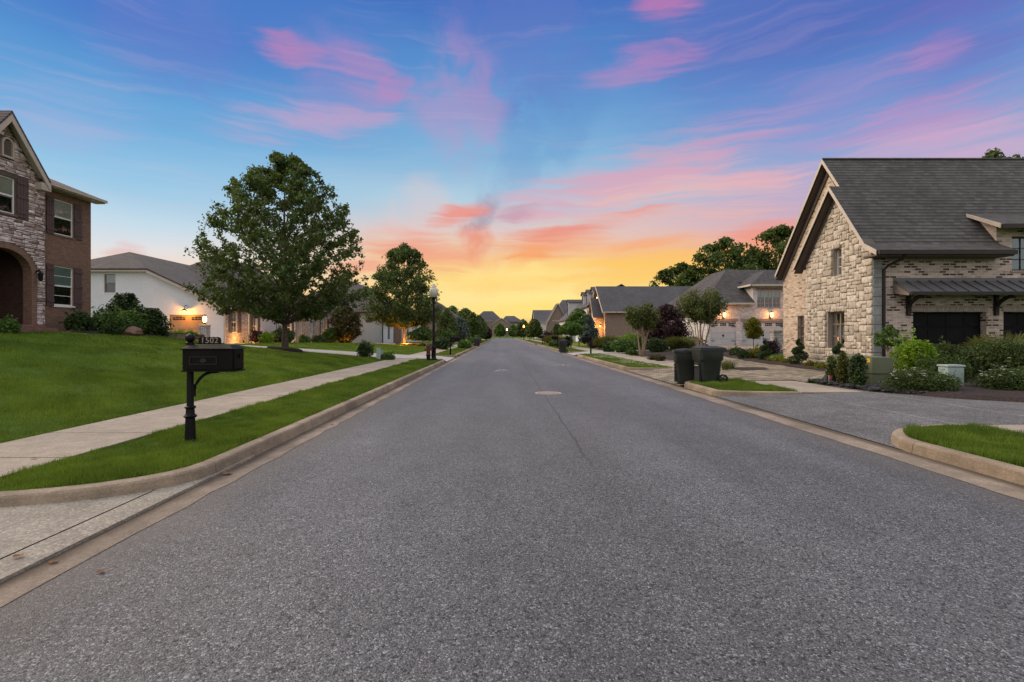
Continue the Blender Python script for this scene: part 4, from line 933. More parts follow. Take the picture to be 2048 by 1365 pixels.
b.build('roof', M['roof_grey'], h)
b = MB()
def rake(b, X0, X1, ya, za, yb, zb, dn=.05, hh=.17): b.prism([(ya, za - dn), (yb, zb - dn), (yb, zb - dn - hh), (ya, za - dn - hh)], lambda u, v, w: (w, u, v), X0, X1)
rake(b, ES - .03, ES - .002, EV, 4.46, 17.62, 4.78); rake(b, ES - .03, ES - .002, 17.62, 4.78, pk, mz(pk) + .06); rake(b, ES - .03, ES - .002, pk, mz(pk) + .06, 21.95, 4.51)
b.build('rake_trim', M['beige'], h); b = MB()
rake(b, 13.17, 13.197, pk, mz(pk) + .06, 20.6, 8.80); rake(b, 13.17, 13.197, 20.6, 8.80, 24.15, 4.46)
b.build('rake_trim', M['beige'], h); b = MB()
b.prism([(17.22, 5.36), (18.5, 6.0), (18.5, 5.88), (17.22, 5.2)], lambda u, v, w: (w, u, v), 17.17, 17.197)
b.box(13.2, 13.5, pk - .02, pk + 1.0, mz(pk) - .02, mz(pk) + .02) if False else None
b.build('rake_trim', M['beige'], h)
b = MB()
def soff(b, X0, X1, ya, za, yb, zb, t=.03, dn=.26): b.add([(X0, ya, za - dn), (X1, ya, za - dn), (X1, yb, zb - dn), (X0, yb, zb - dn)], [(0, 1, 2, 3)])
soff(b, ES, SX + .05, pk, mz(pk), 21.9, 4.45); soff(b, ES, SX + .05, 17.2, 4.5, pk, mz(pk)); soff(b, 13.2, GX, 20.6, 8.74, 24.1, 4.4); soff(b, 13.2, GX, pk, mz(pk), 20.6, 8.74)
b.box(ES, 17.5, EV + .02, 17.68, 4.22, 4.28)
for (X, ya, za, yb, zb) in ((SX - .015, 19.6, 7.0, 21.7, 4.5), (GX - .03, 20.6, 8.4, 23.95, 4.3)):
    b.prism([(ya, za), (yb, zb), (yb, zb - .22), (ya, za - .26)], lambda u, v, w: (w, u, v), X - .03, X)
b.build('soffit', M['soffit'], h)
b = MB(); b.box(ES + .02, 17.5, EV - .10, EV + .01, 4.26, 4.40); b.box(17.22, 32, 17.12, 17.215, 5.18, 5.33); b.build('gutter', M['dark_bronze'], h)
b = MB(); b.tube([(13.75, 17.0, 4.26), (13.72, 17.15, 4.12), (13.52, 17.5, 3.95), (13.46, 17.62, 3.8), (13.46, 17.62, .15)], .05, 8); b.build('downspout', M['dark_bronze'], h)
# standing seam awning with brackets
b = MB(); A0, A1 = 13.86, 32
b.slab([(A0, 16.98, 2.98), (A1, 16.98, 2.98), (A1, 17.695, 3.42), (A0, 17.695, 3.42)], .05)
for i in range(46):
    x = A0 + .02 + i * .40
    if x < A1: b.add([(x, 16.98, 2.985), (x + .022, 16.98, 2.985), (x + .022, 17.69, 3.425), (x, 17.69, 3.425), (x, 16.98, 3.03), (x + .022, 16.98, 3.03), (x + .022, 17.69, 3.47), (x, 17.69, 3.47)], [(4, 5, 6, 7), (0, 4, 7, 3), (1, 2, 6, 5), (0, 1, 5, 4)])
b.box(A0 - .01, A1, 17.66, 17.697, 3.40, 3.53)
o = b.build('awning', M['metal_roof'], h)
b = MB(); b.box(A0, A1, 16.9, 16.975, 2.87, 2.985); b.build('awning_gutter', M['dark_bronze'], o)
b = MB(); b.prism([(17.0, 2.93), (17.69, 3.36), (17.69, 2.98), (17.0, 2.86)], lambda u, v, w: (w, u, v), A0 - .03, A0 - .003); b.build('end_panel', M['taupe'], o)
for x in (14.35, 17.45, 20.7):
    b = MB(); b.tube([(x, 17.66, 2.25), (x, 17.62, 2.5), (x, 17.5, 2.68), (x, 17.3, 2.8), (x, 17.08, 2.86)], [.06, .06, .065, .06, .05], 6); b.box(x - .06, x + .06, 17.6, 17.695, 2.2, 2.95); b.build('bracket', M['dark_bronze'], o)

# ================================================================== RIGHT HOUSE 2 (whitewashed brick with two lit sconces)
h = thing('whitewashed_house', (19.7, 48, .5), 'whitewashed brick house with two lit sconces over pale garage doors and a long grey roof', 'house')
mp = mpY(48.0); f = Facade(h, M['white_r2'], mp, [(19.7, .2), (31, .2), (31, 6.25), (24.1, 6.25), (24.1, 4.45), (19.7, 4.45)])
f.garage(20.05, 22.5, .52, 2.78, M['garage_pale'], lites=(3, .6), hinges=True); f.garage(23.05, 27.2, .52, 2.78, M['garage_pale'], lites=(4, .7), hinges=True)
f.win(24.5, 26.75, 4.15, 5.75, cols=6, rows=4, frame=M['beige'], glass='glass_low', mull=2, rail=False, blind=(M['blind'], .4), sill=M['taupe'])
f.extra.poly([(19.7, 48, .2), (19.7, 60, .2), (19.7, 60, 4.4), (19.7, 48, 4.4)]); f.done()
for q in ((19.9, 22.65, 2.8, 3.06), (22.9, 27.4, 2.8, 3.06), (24.4, 26.85, 5.8, 6.0)): MB().mbox(mp, *q, -.02, -.003).build('lintel', M['brick_r2'], h)
b = MB()
b.slab([(19.3, 47.5, 4.55), (24.1, 47.5, 4.55), (24.1, 51.0, 6.9), (31, 51, 6.9), (31, 53, 8.4), (23.7, 53, 8.4)], .12); b.slab([(19.3, 62, 4.55), (19.3, 47.5, 4.55), (23.7, 53, 8.4), (23.7, 57, 8.4)], .12)
b.slab([(23.6, 47.4, 6.3), (31, 47.4, 6.3), (31, 49.8, 7.9), (26.2, 49.8, 7.9)], .12); b.slab([(23.6, 53, 6.3), (23.6, 47.4, 6.3), (26.2, 49.8, 7.9), (26.2, 53, 7.9)], .12)
b.build('roof', M['roof_grey'], h)
MB().add([(24.1, 48, 4.5), (24.1, 48, 6.25), (24.1, 50.5, 6.25)], [(0, 1, 2)]).build('dormer_cheek', M['stucco'], h)
b = MB(); b.box(19.3, 24.1, 47.4, 47.5, 4.40, 4.56); b.box(23.55, 31, 47.3, 47.4, 6.14, 6.31); b.box(23.5, 23.6, 47.3, 50, 6.14, 6.31); b.build('gutter', M['beige'], h)
for x in (21.25, 25.75):
    o = MB().box(x - .09, x + .09, 47.93, 47.995, 3.1, 3.5).lathe([(.14, 0), (.02, .16)], 8, (x, 47.75, 3.62)).tube([(x, 47.95, 3.62), (x, 47.75, 3.7)], .025).build('sconce', M['black'], h)
    MB().lathe([(.05, 0), (.11, .06), (.12, .3), (.09, .38)], 8, (x, 47.75, 3.22)).build('bulb', M['bulb'], o, smooth=True); lampo(o, (x, 47.6, 3.45), 75, (1.0, .31, .05), .1)
# long rear wing with its street gable
f = Facade(h, M['brick_r2'], mpY(66.0), rect(13.6, 30, .2, 4.5)); f.done()
f = Facade(h, M['brick_r2'], mpX(13.6, -1), [(66, .2), (75, .2), (75, 4.5), (70.5, 8.2), (66, 4.5)]); f.win(67, 67.8, 1.4, 3.2, cols=2, rows=2); f.win(72.5, 73.6, 1.4, 3.2, cols=2, rows=2); f.done()
f = Facade(h, M['stone2'], mpX(12.6, -1), [(67.4, .2), (71, .2), (71, 3.9), (69.2, 6.4), (67.4, 3.9)]); f.win(68.7, 69.7, 1.2, 3.2, cols=2, rows=3)
f.extra.poly([(12.6, 67.4, .2), (13.6, 67.4, .2), (13.6, 67.4, 3.9), (12.6, 67.4, 3.9)]); f.done()
b = MB(); b.slab([(13.2, 65.5, 4.55), (31, 65.5, 4.55), (31, 70.5, 8.35), (13.2, 70.5, 8.35)], .12); b.slab([(13.2, 70.5, 8.35), (31, 70.5, 8.35), (31, 75.5, 4.55), (13.2, 75.5, 4.55)], .12)
b.slab([(12.2, 67.0, 3.9), (13.8, 67.0, 3.9), (13.8, 69.2, 6.6), (12.2, 69.2, 6.6)], .1); b.slab([(12.2, 69.2, 6.6), (13.8, 69.2, 6.6), (13.8, 71.4, 3.9), (12.2, 71.4, 3.9)], .1)
b.build('roof', M['roof_far'], h)
b = MB(); rake(b, 13.15, 13.19, 65.5, 4.6, 70.5, 8.4, .03, .25); rake(b, 12.15, 12.19, 67, 3.95, 69.2, 6.65, .03, .22); b.box(13.2, 30, 65.42, 65.5, 4.4, 4.55); b.build('rake_trim', M['beige'], h)
for (x, y, z, e) in ((13.0, 66.2, 2.6, 10), (12.35, 68.0, 2.4, 12), (22.8, 65.6, 3.9, 16), (12.3, 70.3, 3.3, 12), (13.2, 69.5, 6.6, 8)):
    o = MB().lathe([(.08, 0), (.10, .12), (.03, .2)], 8, (x, y, z + .12)).tube([(x, y, z + .3), (x + .3, y + .3, z + .3)], .03).build('wall_lamp', M['black'], h); MB().lathe([(.03, 0), (.07, .05), (.07, .13)], 8, (x, y, z)).build('bulb', M['bulb'], o); lampo(o, (x - .08, y - .08, z - .1), e * 26, AMBER, .08)

# ================================================================== HOUSES FARTHER DOWN THE STREET
def far_house(name, label, x0, x1, y0, y1, zb, ze, zr, wm, rm, axis='x', side=1, nwin=3, storeys=1, hip=.0, dormers=0, trim=None, gable=None):
    """axis: ridge direction; side: +1 house on the right of the road (street wall faces -X)"""
    h = thing(name, ((x0 + x1) / 2, (y0 + y1) / 2, zb), label, 'house'); trim = trim or M['beige']
    xs = x0 if side > 0 else x1; xm, ym = (x0 + x1) / 2, (y0 + y1) / 2
    oS = rect(y0, y1, zb, ze); oF = rect(x0, x1, zb, ze)
    if not hip:
        if axis == 'x': oS = [(y0, zb), (y1, zb), (y1, ze), (ym, zr - .15), (y0, ze)]
        else: oF = [(x0, zb), (x1, zb), (x1, ze), (xm, zr - .15), (x0, ze)]
    fS = Facade(h, wm, mpX(xs, -side), oS); fF = Facade(h, wm, mpY(y0), oF)
    sh = (ze - zb) / storeys
    for s in range(storeys):
        for i in range(nwin):
            c = y0 + (y1 - y0) * (i + .5) / nwin; fS.win(c - .55, c + .55, zb + s * sh + .9, zb + s * sh + min(2.5, sh - .3), cols=2, rows=2)
        for i in range(max(1, nwin - 1)):
            c = x0 + (x1 - x0) * (i + .5) / max(1, nwin - 1); fF.win(c - .55, c + .55, zb + s * sh + .9, zb + s * sh + min(2.5, sh - .3), cols=2, rows=2)
    fS.done(); fF.done()
    e = .45; X0, X1, Y0, Y1 = x0 - e, x1 + e, y0 - e, y1 + e; b = MB()
    if axis == 'x':
        a0, a1 = X0 + hip, X1 - hip
        b.slab([(X0, Y0, ze), (X1, Y0, ze), (a1, ym, zr), (a0, ym, zr)], .12); b.slab([(a0, ym, zr), (a1, ym, zr), (X1, Y1, ze), (X0, Y1, ze)], .12)
        if hip: b.slab([(X0, Y1, ze), (X0, Y0, ze), (a0, ym, zr)], .12); b.slab([(X1, Y0, ze), (X1, Y1, ze), (a1, ym, zr)], .12)
    else:
        a0, a1 = Y0 + hip, Y1 - hip
        b.slab([(X0, Y0, ze), (xm, a0, zr), (xm, a1, zr), (X0, Y1, ze)], .12); b.slab([(xm, a0, zr), (X1, Y0, ze), (X1, Y1, ze), (xm, a1, zr)], .12)
        if hip: b.slab([(X0, Y0, ze), (X1, Y0, ze), (xm, a0, zr)], .12); b.slab([(X1, Y1, ze), (X0, Y1, ze), (xm, a1, zr)], .12)
    roof = b.build('roof', rm, h)
    t = MB(); t.box(X0, X1, Y0 - .06, Y0 - .002, ze - .2, ze - .02) if (axis == 'x' or hip) else rake2(t, X0, xm, X1, Y0, ze, zr)
    if axis == 'x' and not hip: rake(t, xs - side * (e + .05), xs - side * (e + .002), Y0, ze + .05, ym, zr + .05, .03, .22); rake(t, xs - side * (e + .05), xs - side * (e + .002), ym, zr + .05, Y1, ze + .05, .03, .22)
    t.build('roof_trim', trim, h)
    for i in range(dormers):
        c = y0 + (y1 - y0) * (i + .5) / dormers; d0 = xs + side * (.9); zt = ze + (zr - ze) * .78
        m_ = MB().box(min(d0, d0 + side * 3), max(d0, d0 + side * 3), c - .7, c + .7, ze + .3, zt).build('dormer', M['stucco'], h)
        xa, xb = d0 - side * .25, d0 + side * 3.2
        MB().slab([(xa, c - .95, zt - .05), (xb, c - .95, zt - .05), (xb, c, zt + .6), (xa, c, zt + .6)], .08).slab([(xa, c, zt + .6), (xb, c, zt + .6), (xb, c + .95, zt - .05), (xa, c + .95, zt - .05)], .08).build('dormer_roof', rm, m_)
        MB().box(d0 - side * .05 - .03, d0 - side * .05 + .03, c - .4, c + .4, ze + .6, zt - .15).build('dormer_window', M['dark'], m_)
    if gable:
        gx0, gx1, gy, gze, gzr, gm = gable
        fg = Facade(h, gm, mpY(gy), [(gx0, zb), (gx1, zb), (gx1, gze), ((gx0 + gx1) / 2, gzr - .1), (gx0, gze)]); c = (gx0 + gx1) / 2
        fg.win(c - .8, c + .8, gze - 1.9, gze - .3, cols=3, rows=2); fg.done(); c = (gx0 + gx1) / 2
        MB().slab([(gx0 - .3, gy - .35, gze), (c, gy - .35, gzr), (c, gy + 6, gzr), (gx0 - .3, gy + 6, gze)], .1).slab([(c, gy - .35, gzr), (gx1 + .3, gy - .35, gze), (gx1 + .3, gy + 6, gze), (c, gy + 6, gzr)], .1).build('gable_roof', rm, h)
        tt = MB(); rake2(tt, gx0 - .3, c, gx1 + .3, gy - .35, gze, gzr); tt.build('gable_trim', trim, h)
    return h
def rake2(t, xa, xm, xb, y, ze, zr):
    for p, q in (((xa, ze), (xm, zr)), ((xm, zr), (xb, ze))):
        t.prism([(p[0], p[1] + .02), (q[0], q[1] + .02), (q[0], q[1] - .24), (p[0], p[1] - .24)], mpY(y), -.05, -.004)
far_house('white_dormer_house', 'white two-storey house with three roof dormers past the long grey roof', 14.0, 24, 80, 95, .2, 6.1, 9.6, M['white_brick'], M['roof_far'], 'y', 1, 4, 2, 0, 3, M['black'])
far_house('gabled_house', 'tan house with a steep grey roof and one small white dormer down the right side', 13.6, 24, 101, 119, .2, 4.6, 9.8, M['stucco'], M['roof_far'], 'y', 1, 3, 1, 0, 1)
far_house('brick_gable_house', 'brick house with a pointed front gable beyond the cypress columns on the right', 13.2, 27, 128, 150, .2, 5.2, 11.2, M['brick_r2'], M['roof_far'], 'x', 1, 3, 1, 4.0, 0, None, (11.5, 17.0, 127.5, 4.2, 9.6, M['brick_r2']))
far_house('pale_house', 'small pale gabled house behind the orange street lamp', 11.5, 22, 172, 188, .2, 6.0, 10.4, M['stucco'], M['roof_far'], 'x', 1, 2, 2, 0)
far_house('left_far_house', 'stone house half hidden by trees beyond the left mailbox', -19, -9.6, 106, 122, .2, 5.0, 8.8, M['brick_r2'], M['roof_brown'], 'y', -1, 3, 1, 3.0)
h = far_house('brick_mansion', 'wide brick house with two hipped roofs closing the end of the street', -14.5, .3, 250, 262, .5, 8.4, 13.6, M['brick_r2'], M['roof_far'], 'x', 1, 4, 2, 5.5, 0, M['beige'], (-5.0, 4.5, 248.5, 6.6, 9.9, M['brick_r2']))
fF = Facade(h, M['brick_r2'], mpY(252), rect(.3, 10.5, .5, 7.9)); fF.win(6.5, 8.2, 5.2, 6.9, cols=2, rows=2); fF.win(6.5, 8.2, 1.6, 3.6, cols=2, rows=2); fF.done()
MB().slab([(-1, 251.5, 8), (11, 251.5, 8), (6.3, 257, 11.2), (2.0, 257, 11.2)], .12).slab([(11, 251.5, 8), (11, 262, 8), (6.3, 257, 11.2)], .12).build('side_roof', M['roof_far'], h)

# ================================================================== VEGETATION TOOLKIT
def leaf_arrays(c, size, rng, up=.35, asp=.55):
    n = len(c); s = size * rng.uniform(.65, 1.35, n)[:, None]
    a = rng.normal(size=(n, 3)); a /= np.linalg.norm(a, axis=1)[:, None]
    nrm = rng.normal(size=(n, 3)); nrm[:, 2] = np.abs(nrm[:, 2]) + up; b = np.cross(nrm, a); b /= np.linalg.norm(b, axis=1)[:, None] + 1e-9
    n3 = np.cross(a, b)
    v = np.stack([c - a * s, c + b * s * asp + n3 * s * .18, c + a * s, c - b * s * asp + n3 * s * .18], 1).reshape(-1, 3)
    f = np.arange(4 * n).reshape(n, 4); t = np.repeat(np.clip(rng.normal(.5, .25, n), 0, 1), 4)
    return v, f, t
def prof_fn(pr):
    ts = [p[0] for p in pr]; rs_ = [p[1] for p in pr]; return lambda t: np.interp(t, ts, rs_)
def make_tree(name, label, cat, base, H, bottom, Rmax, pr, seed, mat, bark=None, tr=.14, limbs=46, subs=7, leaves=40000, leaf=.10, cl=.24, group=None, irr=.25, sweep=.55, gap=.0):
    """base (x,y,z); H total height; bottom = crown bottom height; pr = [(t, r/Rmax)] crown profile"""
    rng = np.random.default_rng(seed); rr = random.Random(seed); bx, by, bz = base
    t = thing(name, base, label, cat, group); P = prof_fn(pr); bark = bark or M['bark']
    tr_pts = []; n = 9
    for i in range(n):
        q = i / (n - 1); tr_pts.append((bx + rr.uniform(-.05, .05) * q * H * .15, by + rr.uniform(-.05, .05) * q * H * .15, bz - .1 + q * H * .93))
    tm = MB().tube(tr_pts, [tr * (1.35 if i == 0 else 1) * (1 - .9 * (i / (n - 1)) ** 1.1) for i in range(n)], 9)
    cen = []; wt = []
    for k in range(limbs):
        q = (k + .5) / limbs; tip_t = q ** 1.2; az = k * 2.39996 + rr.uniform(-.4, .4)
        rad = Rmax * float(P(tip_t)) * (rr.uniform(1 - irr, 1.0)); rad *= 1 + .06 * math.sin(az * 5 + tip_t * 9 + seed) + .05 * math.sin(az * 11 - tip_t * 17)
        zt = bottom + (H - bottom) * min(1.0, tip_t * (1 + rr.uniform(-.05, .05)))
        z0 = max(bottom * .8, zt - rad * sweep - .2); z0 = min(z0, H * .88)
        p0 = Vector((bx, by, bz + z0)); p1 = Vector((bx + rad * math.cos(az), by + rad * math.sin(az), bz + zt))
        mid = (p0 + p1) / 2 + Vector((0, 0, rad * .10)); pts = [p0, (p0 + mid) / 2 + Vector((0, 0, .02)), mid, (mid + p1) / 2 + Vector((0, 0, rad * .05)), p1]
        r0 = max(.012, tr * .42 * (1 - z0 / H) * (.4 + rad / Rmax * .6)); tm.tube(pts, [r0, r0 * .75, r0 * .55, r0 * .35, r0 * .15], 5, cap=False)
        L = (p1 - p0).length
        for u in np.linspace(.35, 1.0, 7):
            i = min(3, int(u * 4)); w = u * 4 - i; c = pts[i].lerp(pts[i + 1], w); cen.append(c); wt.append(.5 + u)
        for s in range(subs):
            u = rr.uniform(.3, .97); i = min(3, int(u * 4)); c = pts[i].lerp(pts[i + 1], u * 4 - i)
            d = Vector((math.cos(az + rr.choice([-1, 1]) * rr.uniform(.5, 1.3)), math.sin(az + rr.choice([-1, 1]) * rr.uniform(.5, 1.3)), rr.uniform(.15, 1.3))).normalized() * L * rr.uniform(.18, .42)
            e = c + d; hq = (e.z - bz - bottom) / (H - bottom); rl = Rmax * float(P(min(max(hq, 0), 1))) * .97; re_ = math.hypot(e.x - bx, e.y - by)
            if hq > .99: e.z = bz + bottom + .99 * (H - bottom)
            if re_ > rl: e.x = bx + (e.x - bx) * rl / re_; e.y = by + (e.y - by) * rl / re_
            tm.tube([c, (c + e) / 2 + Vector((0, 0, .03)), e], [r0 * .3, r0 * .2, r0 * .1], 4, cap=False)
            for u2 in (.4, .7, 1.0): cen.append(c.lerp(e, u2)); wt.append(1.0)
    cen = np.array([tuple(c) for c in cen]); wt = np.array(wt); wt /= wt.sum()
    idx = rng.choice(len(cen), leaves, p=wt); scl = rng.uniform(.5, 1.25, len(cen))[idx][:, None]
    c = cen[idx] + rng.normal(size=(leaves, 3)) * cl * scl * np.array([1, 1, .8])
    h = (c[:, 2] - bz - bottom) / (H - bottom); rad = np.hypot(c[:, 0] - bx, c[:, 1] - by)
    # lobed outline
    az = np.arctan2(c[:, 1] - by, c[:, 0] - bx); lob = 1 + .06 * np.sin(az * 5 + h * 9 + seed) + .05 * np.sin(az * 11 - h * 17)
    keep = (rad < Rmax * P(np.clip(h, 0, 1)) * lob * 1.08 + min(.10, .12 * Rmax)) & (h < 1.02) & (h > -.04)
    c = c[keep]; v, f, tt = leaf_arrays(c, leaf, rng)
    cl_t = rng.uniform(-.25, .25, len(cen))[idx][keep]; tt = np.clip(tt + np.repeat(cl_t, 4), 0, 1)
    tm.build('trunk', bark, t, smooth=True); np_mesh('crown', v, f, mat, t, tt); return t
def bush_leaves(c, r, n, leaf, rng, lumps=9, up=.35):
    cx, cy, cz = c; rx, ry, rz = r; L = []
    lc = rng.normal(size=(lumps, 3)); lc /= np.linalg.norm(lc, axis=1)[:, None]; lc[:, 2] = np.abs(lc[:, 2]) * .9 - .25; lc *= .48; lr = rng.uniform(.42, .62, lumps)
    k = rng.integers(0, lumps, n); d = rng.normal(size=(n, 3)); d /= np.linalg.norm(d, axis=1)[:, None]
    rad = lr[k] * np.where(rng.random(n) < .7, rng.uniform(.86, 1.08, n), rng.uniform(.3, .9, n))
    p = lc[k] + d * rad[:, None]; p = p[p[:, 2] > -.5]; p[:, 2] = (p[:, 2] + .5) / 1.45; p = p * np.array([rx, ry, rz]) + np.array([cx, cy, cz - .02])
    m = max(5, int(14 * min(rx, 1.2))); dd = rng.normal(size=(m, 3)); dd[:, 2] = np.abs(dd[:, 2]) + .2; dd /= np.linalg.norm(dd, axis=1)[:, None]; S = []
    for u in np.linspace(.7, 1.0, 7): S.append(dd * (u * rng.uniform(1.0, 1.2, m))[:, None] * np.array([rx, ry, rz * .62]) * .98 + np.array([cx, cy, cz + rz * .40]) + rng.normal(size=(m, 3)) * leaf * .7)
    S = np.concatenate(S); S = np.concatenate([S, S + rng.normal(size=S.shape) * leaf * .9]); p = np.concatenate([p, S])
    v, f, t = leaf_arrays(p, leaf, rng, up); return v, f, t, p
def bush(name, label, cat, base, r, n, leaf, mat, seed, group=None, lumps=9, flowers=None):
    rng = np.random.default_rng(seed); v, f, t, p = bush_leaves(base, r, n, leaf, rng, lumps)
    o = np_mesh(name, v, f, mat, None, t, off=base); tag(o, label, cat, group)
    if flowers:
        m, k, s = flowers; sel = p[(p[:, 2] > base[2] + r[2] * .5)]; sel = sel[rng.choice(len(sel), min(k, len(sel)), replace=False)]
        d = sel - np.array(base) - np.array([0, 0, r[2] * .4]); d /= np.linalg.norm(d, axis=1)[:, None]; sel = sel + d * .09
        vs, fs = [], []
        for q in sel:
            for j in range(5):
                a = j * 1.2566; vs_ = [q, q + s * np.array([math.cos(a - .5), math.sin(a - .5), .35]), q + 1.35 * s * np.array([math.cos(a), math.sin(a), .2]), q + s * np.array([math.cos(a + .5), math.sin(a + .5), .35])]
                o_ = len(vs); vs += vs_; fs.append((o_, o_ + 1, o_ + 2, o_ + 3))
        np_mesh('blossoms', np.array(vs), np.array(fs), m, o, off=base)
    return o
def blades(px, py, pz, h, w, rng, lean=.5):
    n = len(px); a = rng.uniform(0, 2 * np.pi, n); h = h * rng.uniform(.6, 1.25, n); b = rng.uniform(0, 2 * np.pi, n); ln = h * lean * rng.uniform(.2, 1.2, n)
    dx, dy = np.cos(a) * w / 2, np.sin(a) * w / 2; ox, oy = np.cos(b) * ln, np.sin(b) * ln
    v = np.stack([np.stack([px - dx, py - dy, pz], 1), np.stack([px + dx, py + dy, pz], 1), np.stack([px + ox, py + oy, pz + h], 1)], 1).reshape(-1, 3)
    return v, np.arange(3 * n).reshape(n, 3), np.repeat(np.clip(rng.normal(.45, .25, n), 0, 1), 3)
def tuft(name, label, cat, base, r, h, n, mat, seed, group=None, w=.018, lean=.75):
    rng = np.random.default_rng(seed); a = rng.uniform(0, 6.283, n); q = np.sqrt(rng.random(n)) * r * .55
    px, py = base[0] + np.cos(a) * q, base[1] + np.sin(a) * q; hh = h * rng.uniform(.38, 1.1, n); out = (q / (r * .55)) * r * .75 * rng.uniform(.6, 1.3, n) + .03
    d = rng.normal(0, .25, n) + a; ex, ey = np.cos(d) * out, np.sin(d) * out; dx, dy = -np.sin(d) * w / 2, np.cos(d) * w / 2; z = base[2]
    L = [np.stack([px - dx, py - dy, np.full(n, z)], 1), np.stack([px + dx, py + dy, np.full(n, z)], 1), np.stack([px + ex * .35 + dx * .8, py + ey * .35 + dy * .8, z + hh * .7], 1), np.stack([px + ex * .35 - dx * .8, py + ey * .35 - dy * .8, z + hh * .7], 1),
         np.stack([px + ex, py + ey, z + hh * np.clip(1 - .5 * (out / r) ** 2, .35, 1)], 1), np.stack([px + ex * 1.02, py + ey * 1.02, z + hh * np.clip(1 - .5 * (out / r) ** 2, .35, 1) - .01], 1)]
    v = np.stack(L, 1).reshape(-1, 3); i = np.arange(n)[:, None] * 6; f = np.concatenate([i + np.array([[0, 1, 2, 3]]), i + np.array([[3, 2, 4, 5]])], 0)
    o = np_mesh(name, v, f, mat, None, np.repeat(np.clip(rng.normal(.5, .25, n), 0, 1), 6), off=base); return tag(o, label, cat, group)

# ================================================================== GRASS BLADES (uncountable)
def in_poly(x, y, P):
    c = np.zeros(len(x), bool); n = len(P)
    for i in range(n):
        x0, y0 = P[i]; x1, y1 = P[(i + 1) % n]
        if y0 == y1: continue
        t = ((y0 > y) != (y1 > y)) & (x < (x1 - x0) * (y - y0) / (y1 - y0) + x0); c ^= t
    return c
def grass_region(x0, x1, y0, y1, dens, h, w, rng, test=None, zf=None, clump=True):
    n = int((x1 - x0) * (y1 - y0) * dens); x = rng.uniform(x0, x1, n); y = rng.uniform(y0, y1, n)
    if test is not None: k = test(x, y); x, y = x[k], y[k]
    z = (zf(x, y) if zf else np.full(len(x), .138)) - .012
    hh = h * (1 + .3 * np.sin(x * 11.3 + y * 3.1) * np.sin(y * 9.7)) * (1 + .45 * np.sin(x * 2.1 + y * 1.3) * np.sin(y * 1.7 - x * .8)) if clump else np.full(len(x), h)
    n = len(x); v, f, t = blades(x, y, z, hh, w, rng)
    pat = .18 * np.sin(x * 1.1 + 2 * np.sin(y * .6)) + .16 * np.sin(x * 4.3 + y * 2.9) + .16 * np.sin(x * 9.1 + 3 * np.sin(y * 2.2)) * np.sin(y * 5.7 + 2 * np.sin(x * 3.3)) + .22 * (np.sin(x * 2.3 + y * 1.9) * np.sin(x * .9 - y * 2.6) > .55) ; t = np.clip(t + np.repeat(pat, 3), 0, 1)
    return v, f, t
def join(parts):
    V, Fc, T_ = [], [], []; o = 0
    for v, f, t in parts: V.append(v); Fc.append(f + o); T_.append(t); o += len(v)
    return np.concatenate(V), np.concatenate(Fc), np.concatenate(T_)
rng = np.random.default_rng(11)
parts = []
tL0 = lambda x, y: in_poly(x, y, stL[0])
parts.append(grass_region(-4.9, -3.1, 4.1, 9, 8500, .058, .008, rng, tL0)); parts.append(grass_region(-4.9, -3.1, 9, 16, 4000, .058, .012, rng, tL0)); parts.append(grass_region(-4.9, -3.1, 16, 28.3, 1800, .058, .018, rng, tL0))
parts.append(grass_region(-4.9, -3.1, 33, 60, 700, .06, .03, rng, lambda x, y: in_poly(x, y, stL[1])))
parts.append(grass_region(-4.9, -3.1, 3.9, 4.1, 10, .07, .009, rng)); parts.append(grass_region(5.2, 7.2, -2, 4.5, 2500, .085, .011, rng, lambda x, y: in_poly(x, y, stR[0]))); parts.append(grass_region(8.7, 12, 0, 5.5, 900, .085, .014, rng, None, lambda x, y: gz(x, y) - .012)); parts.append(grass_region(5.2, 7.2, 4.5, 7.8, 8000, .085, .009, rng, lambda x, y: in_poly(x, y, stR[0]))); parts.append(grass_region(5.2, 7.2, 11.9, 15.2, 5500, .095, .009, rng, lambda x, y: in_poly(x, y, stR[1])))
parts.append(grass_region(5.2, 7.2, 20.5, 36.4, 1300, .055, .018, rng, lambda x, y: in_poly(x, y, stR[2]))); parts.append(grass_region(5.2, 7.2, 41, 76, 400, .06, .035, rng, lambda x, y: in_poly(x, y, stR[3])))
for k in (3, 4):
    if k < len(stL): pass
parts.append(grass_region(-4.9, -3.1, 66, 120, 250, .06, .05, rng, lambda x, y: in_poly(x, y, stL[2]))); parts.append(grass_region(5.2, 7.2, 82, 140, 250, .06, .05, rng, lambda x, y: in_poly(x, y, stR[4])))
V, Fc, T_ = join(parts); tag(np_mesh('grass', V, Fc, M['grass'], None, T_), 'mown grass in the planting strips along both kerbs', 'grass', kind='stuff')
parts = []
zlawn = lambda x, y: gz(x, y) - .012 + lump(x, y, .02) * np.clip((-6.5 - x) / 2, 0, 1)
nodrive = lambda x, y: (y < 28.3) & ~((x < -16.4) & (y > 19.3))
parts.append(grass_region(-9.5, -6.3, 4, 14, 2600, .065, .010, rng, nodrive, zlawn)); parts.append(grass_region(-15, -9.5, 6, 16, 900, .065, .016, rng, nodrive, zlawn))
parts.append(grass_region(-9.5, -6.3, 14, 28.3, 1000, .065, .02, rng, nodrive, zlawn)); parts.append(grass_region(-20, -9.5, 16, 28.3, 420, .065, .03, rng, nodrive, zlawn)); parts.append(grass_region(-19, -15, 8, 16, 350, .05, .018, rng, nodrive, zlawn))
parts.append(grass_region(-20, -6.3, 33.3, 60, 130, .06, .05, rng, lambda x, y: ~((x < -20) & (y < 39)), zlawn))
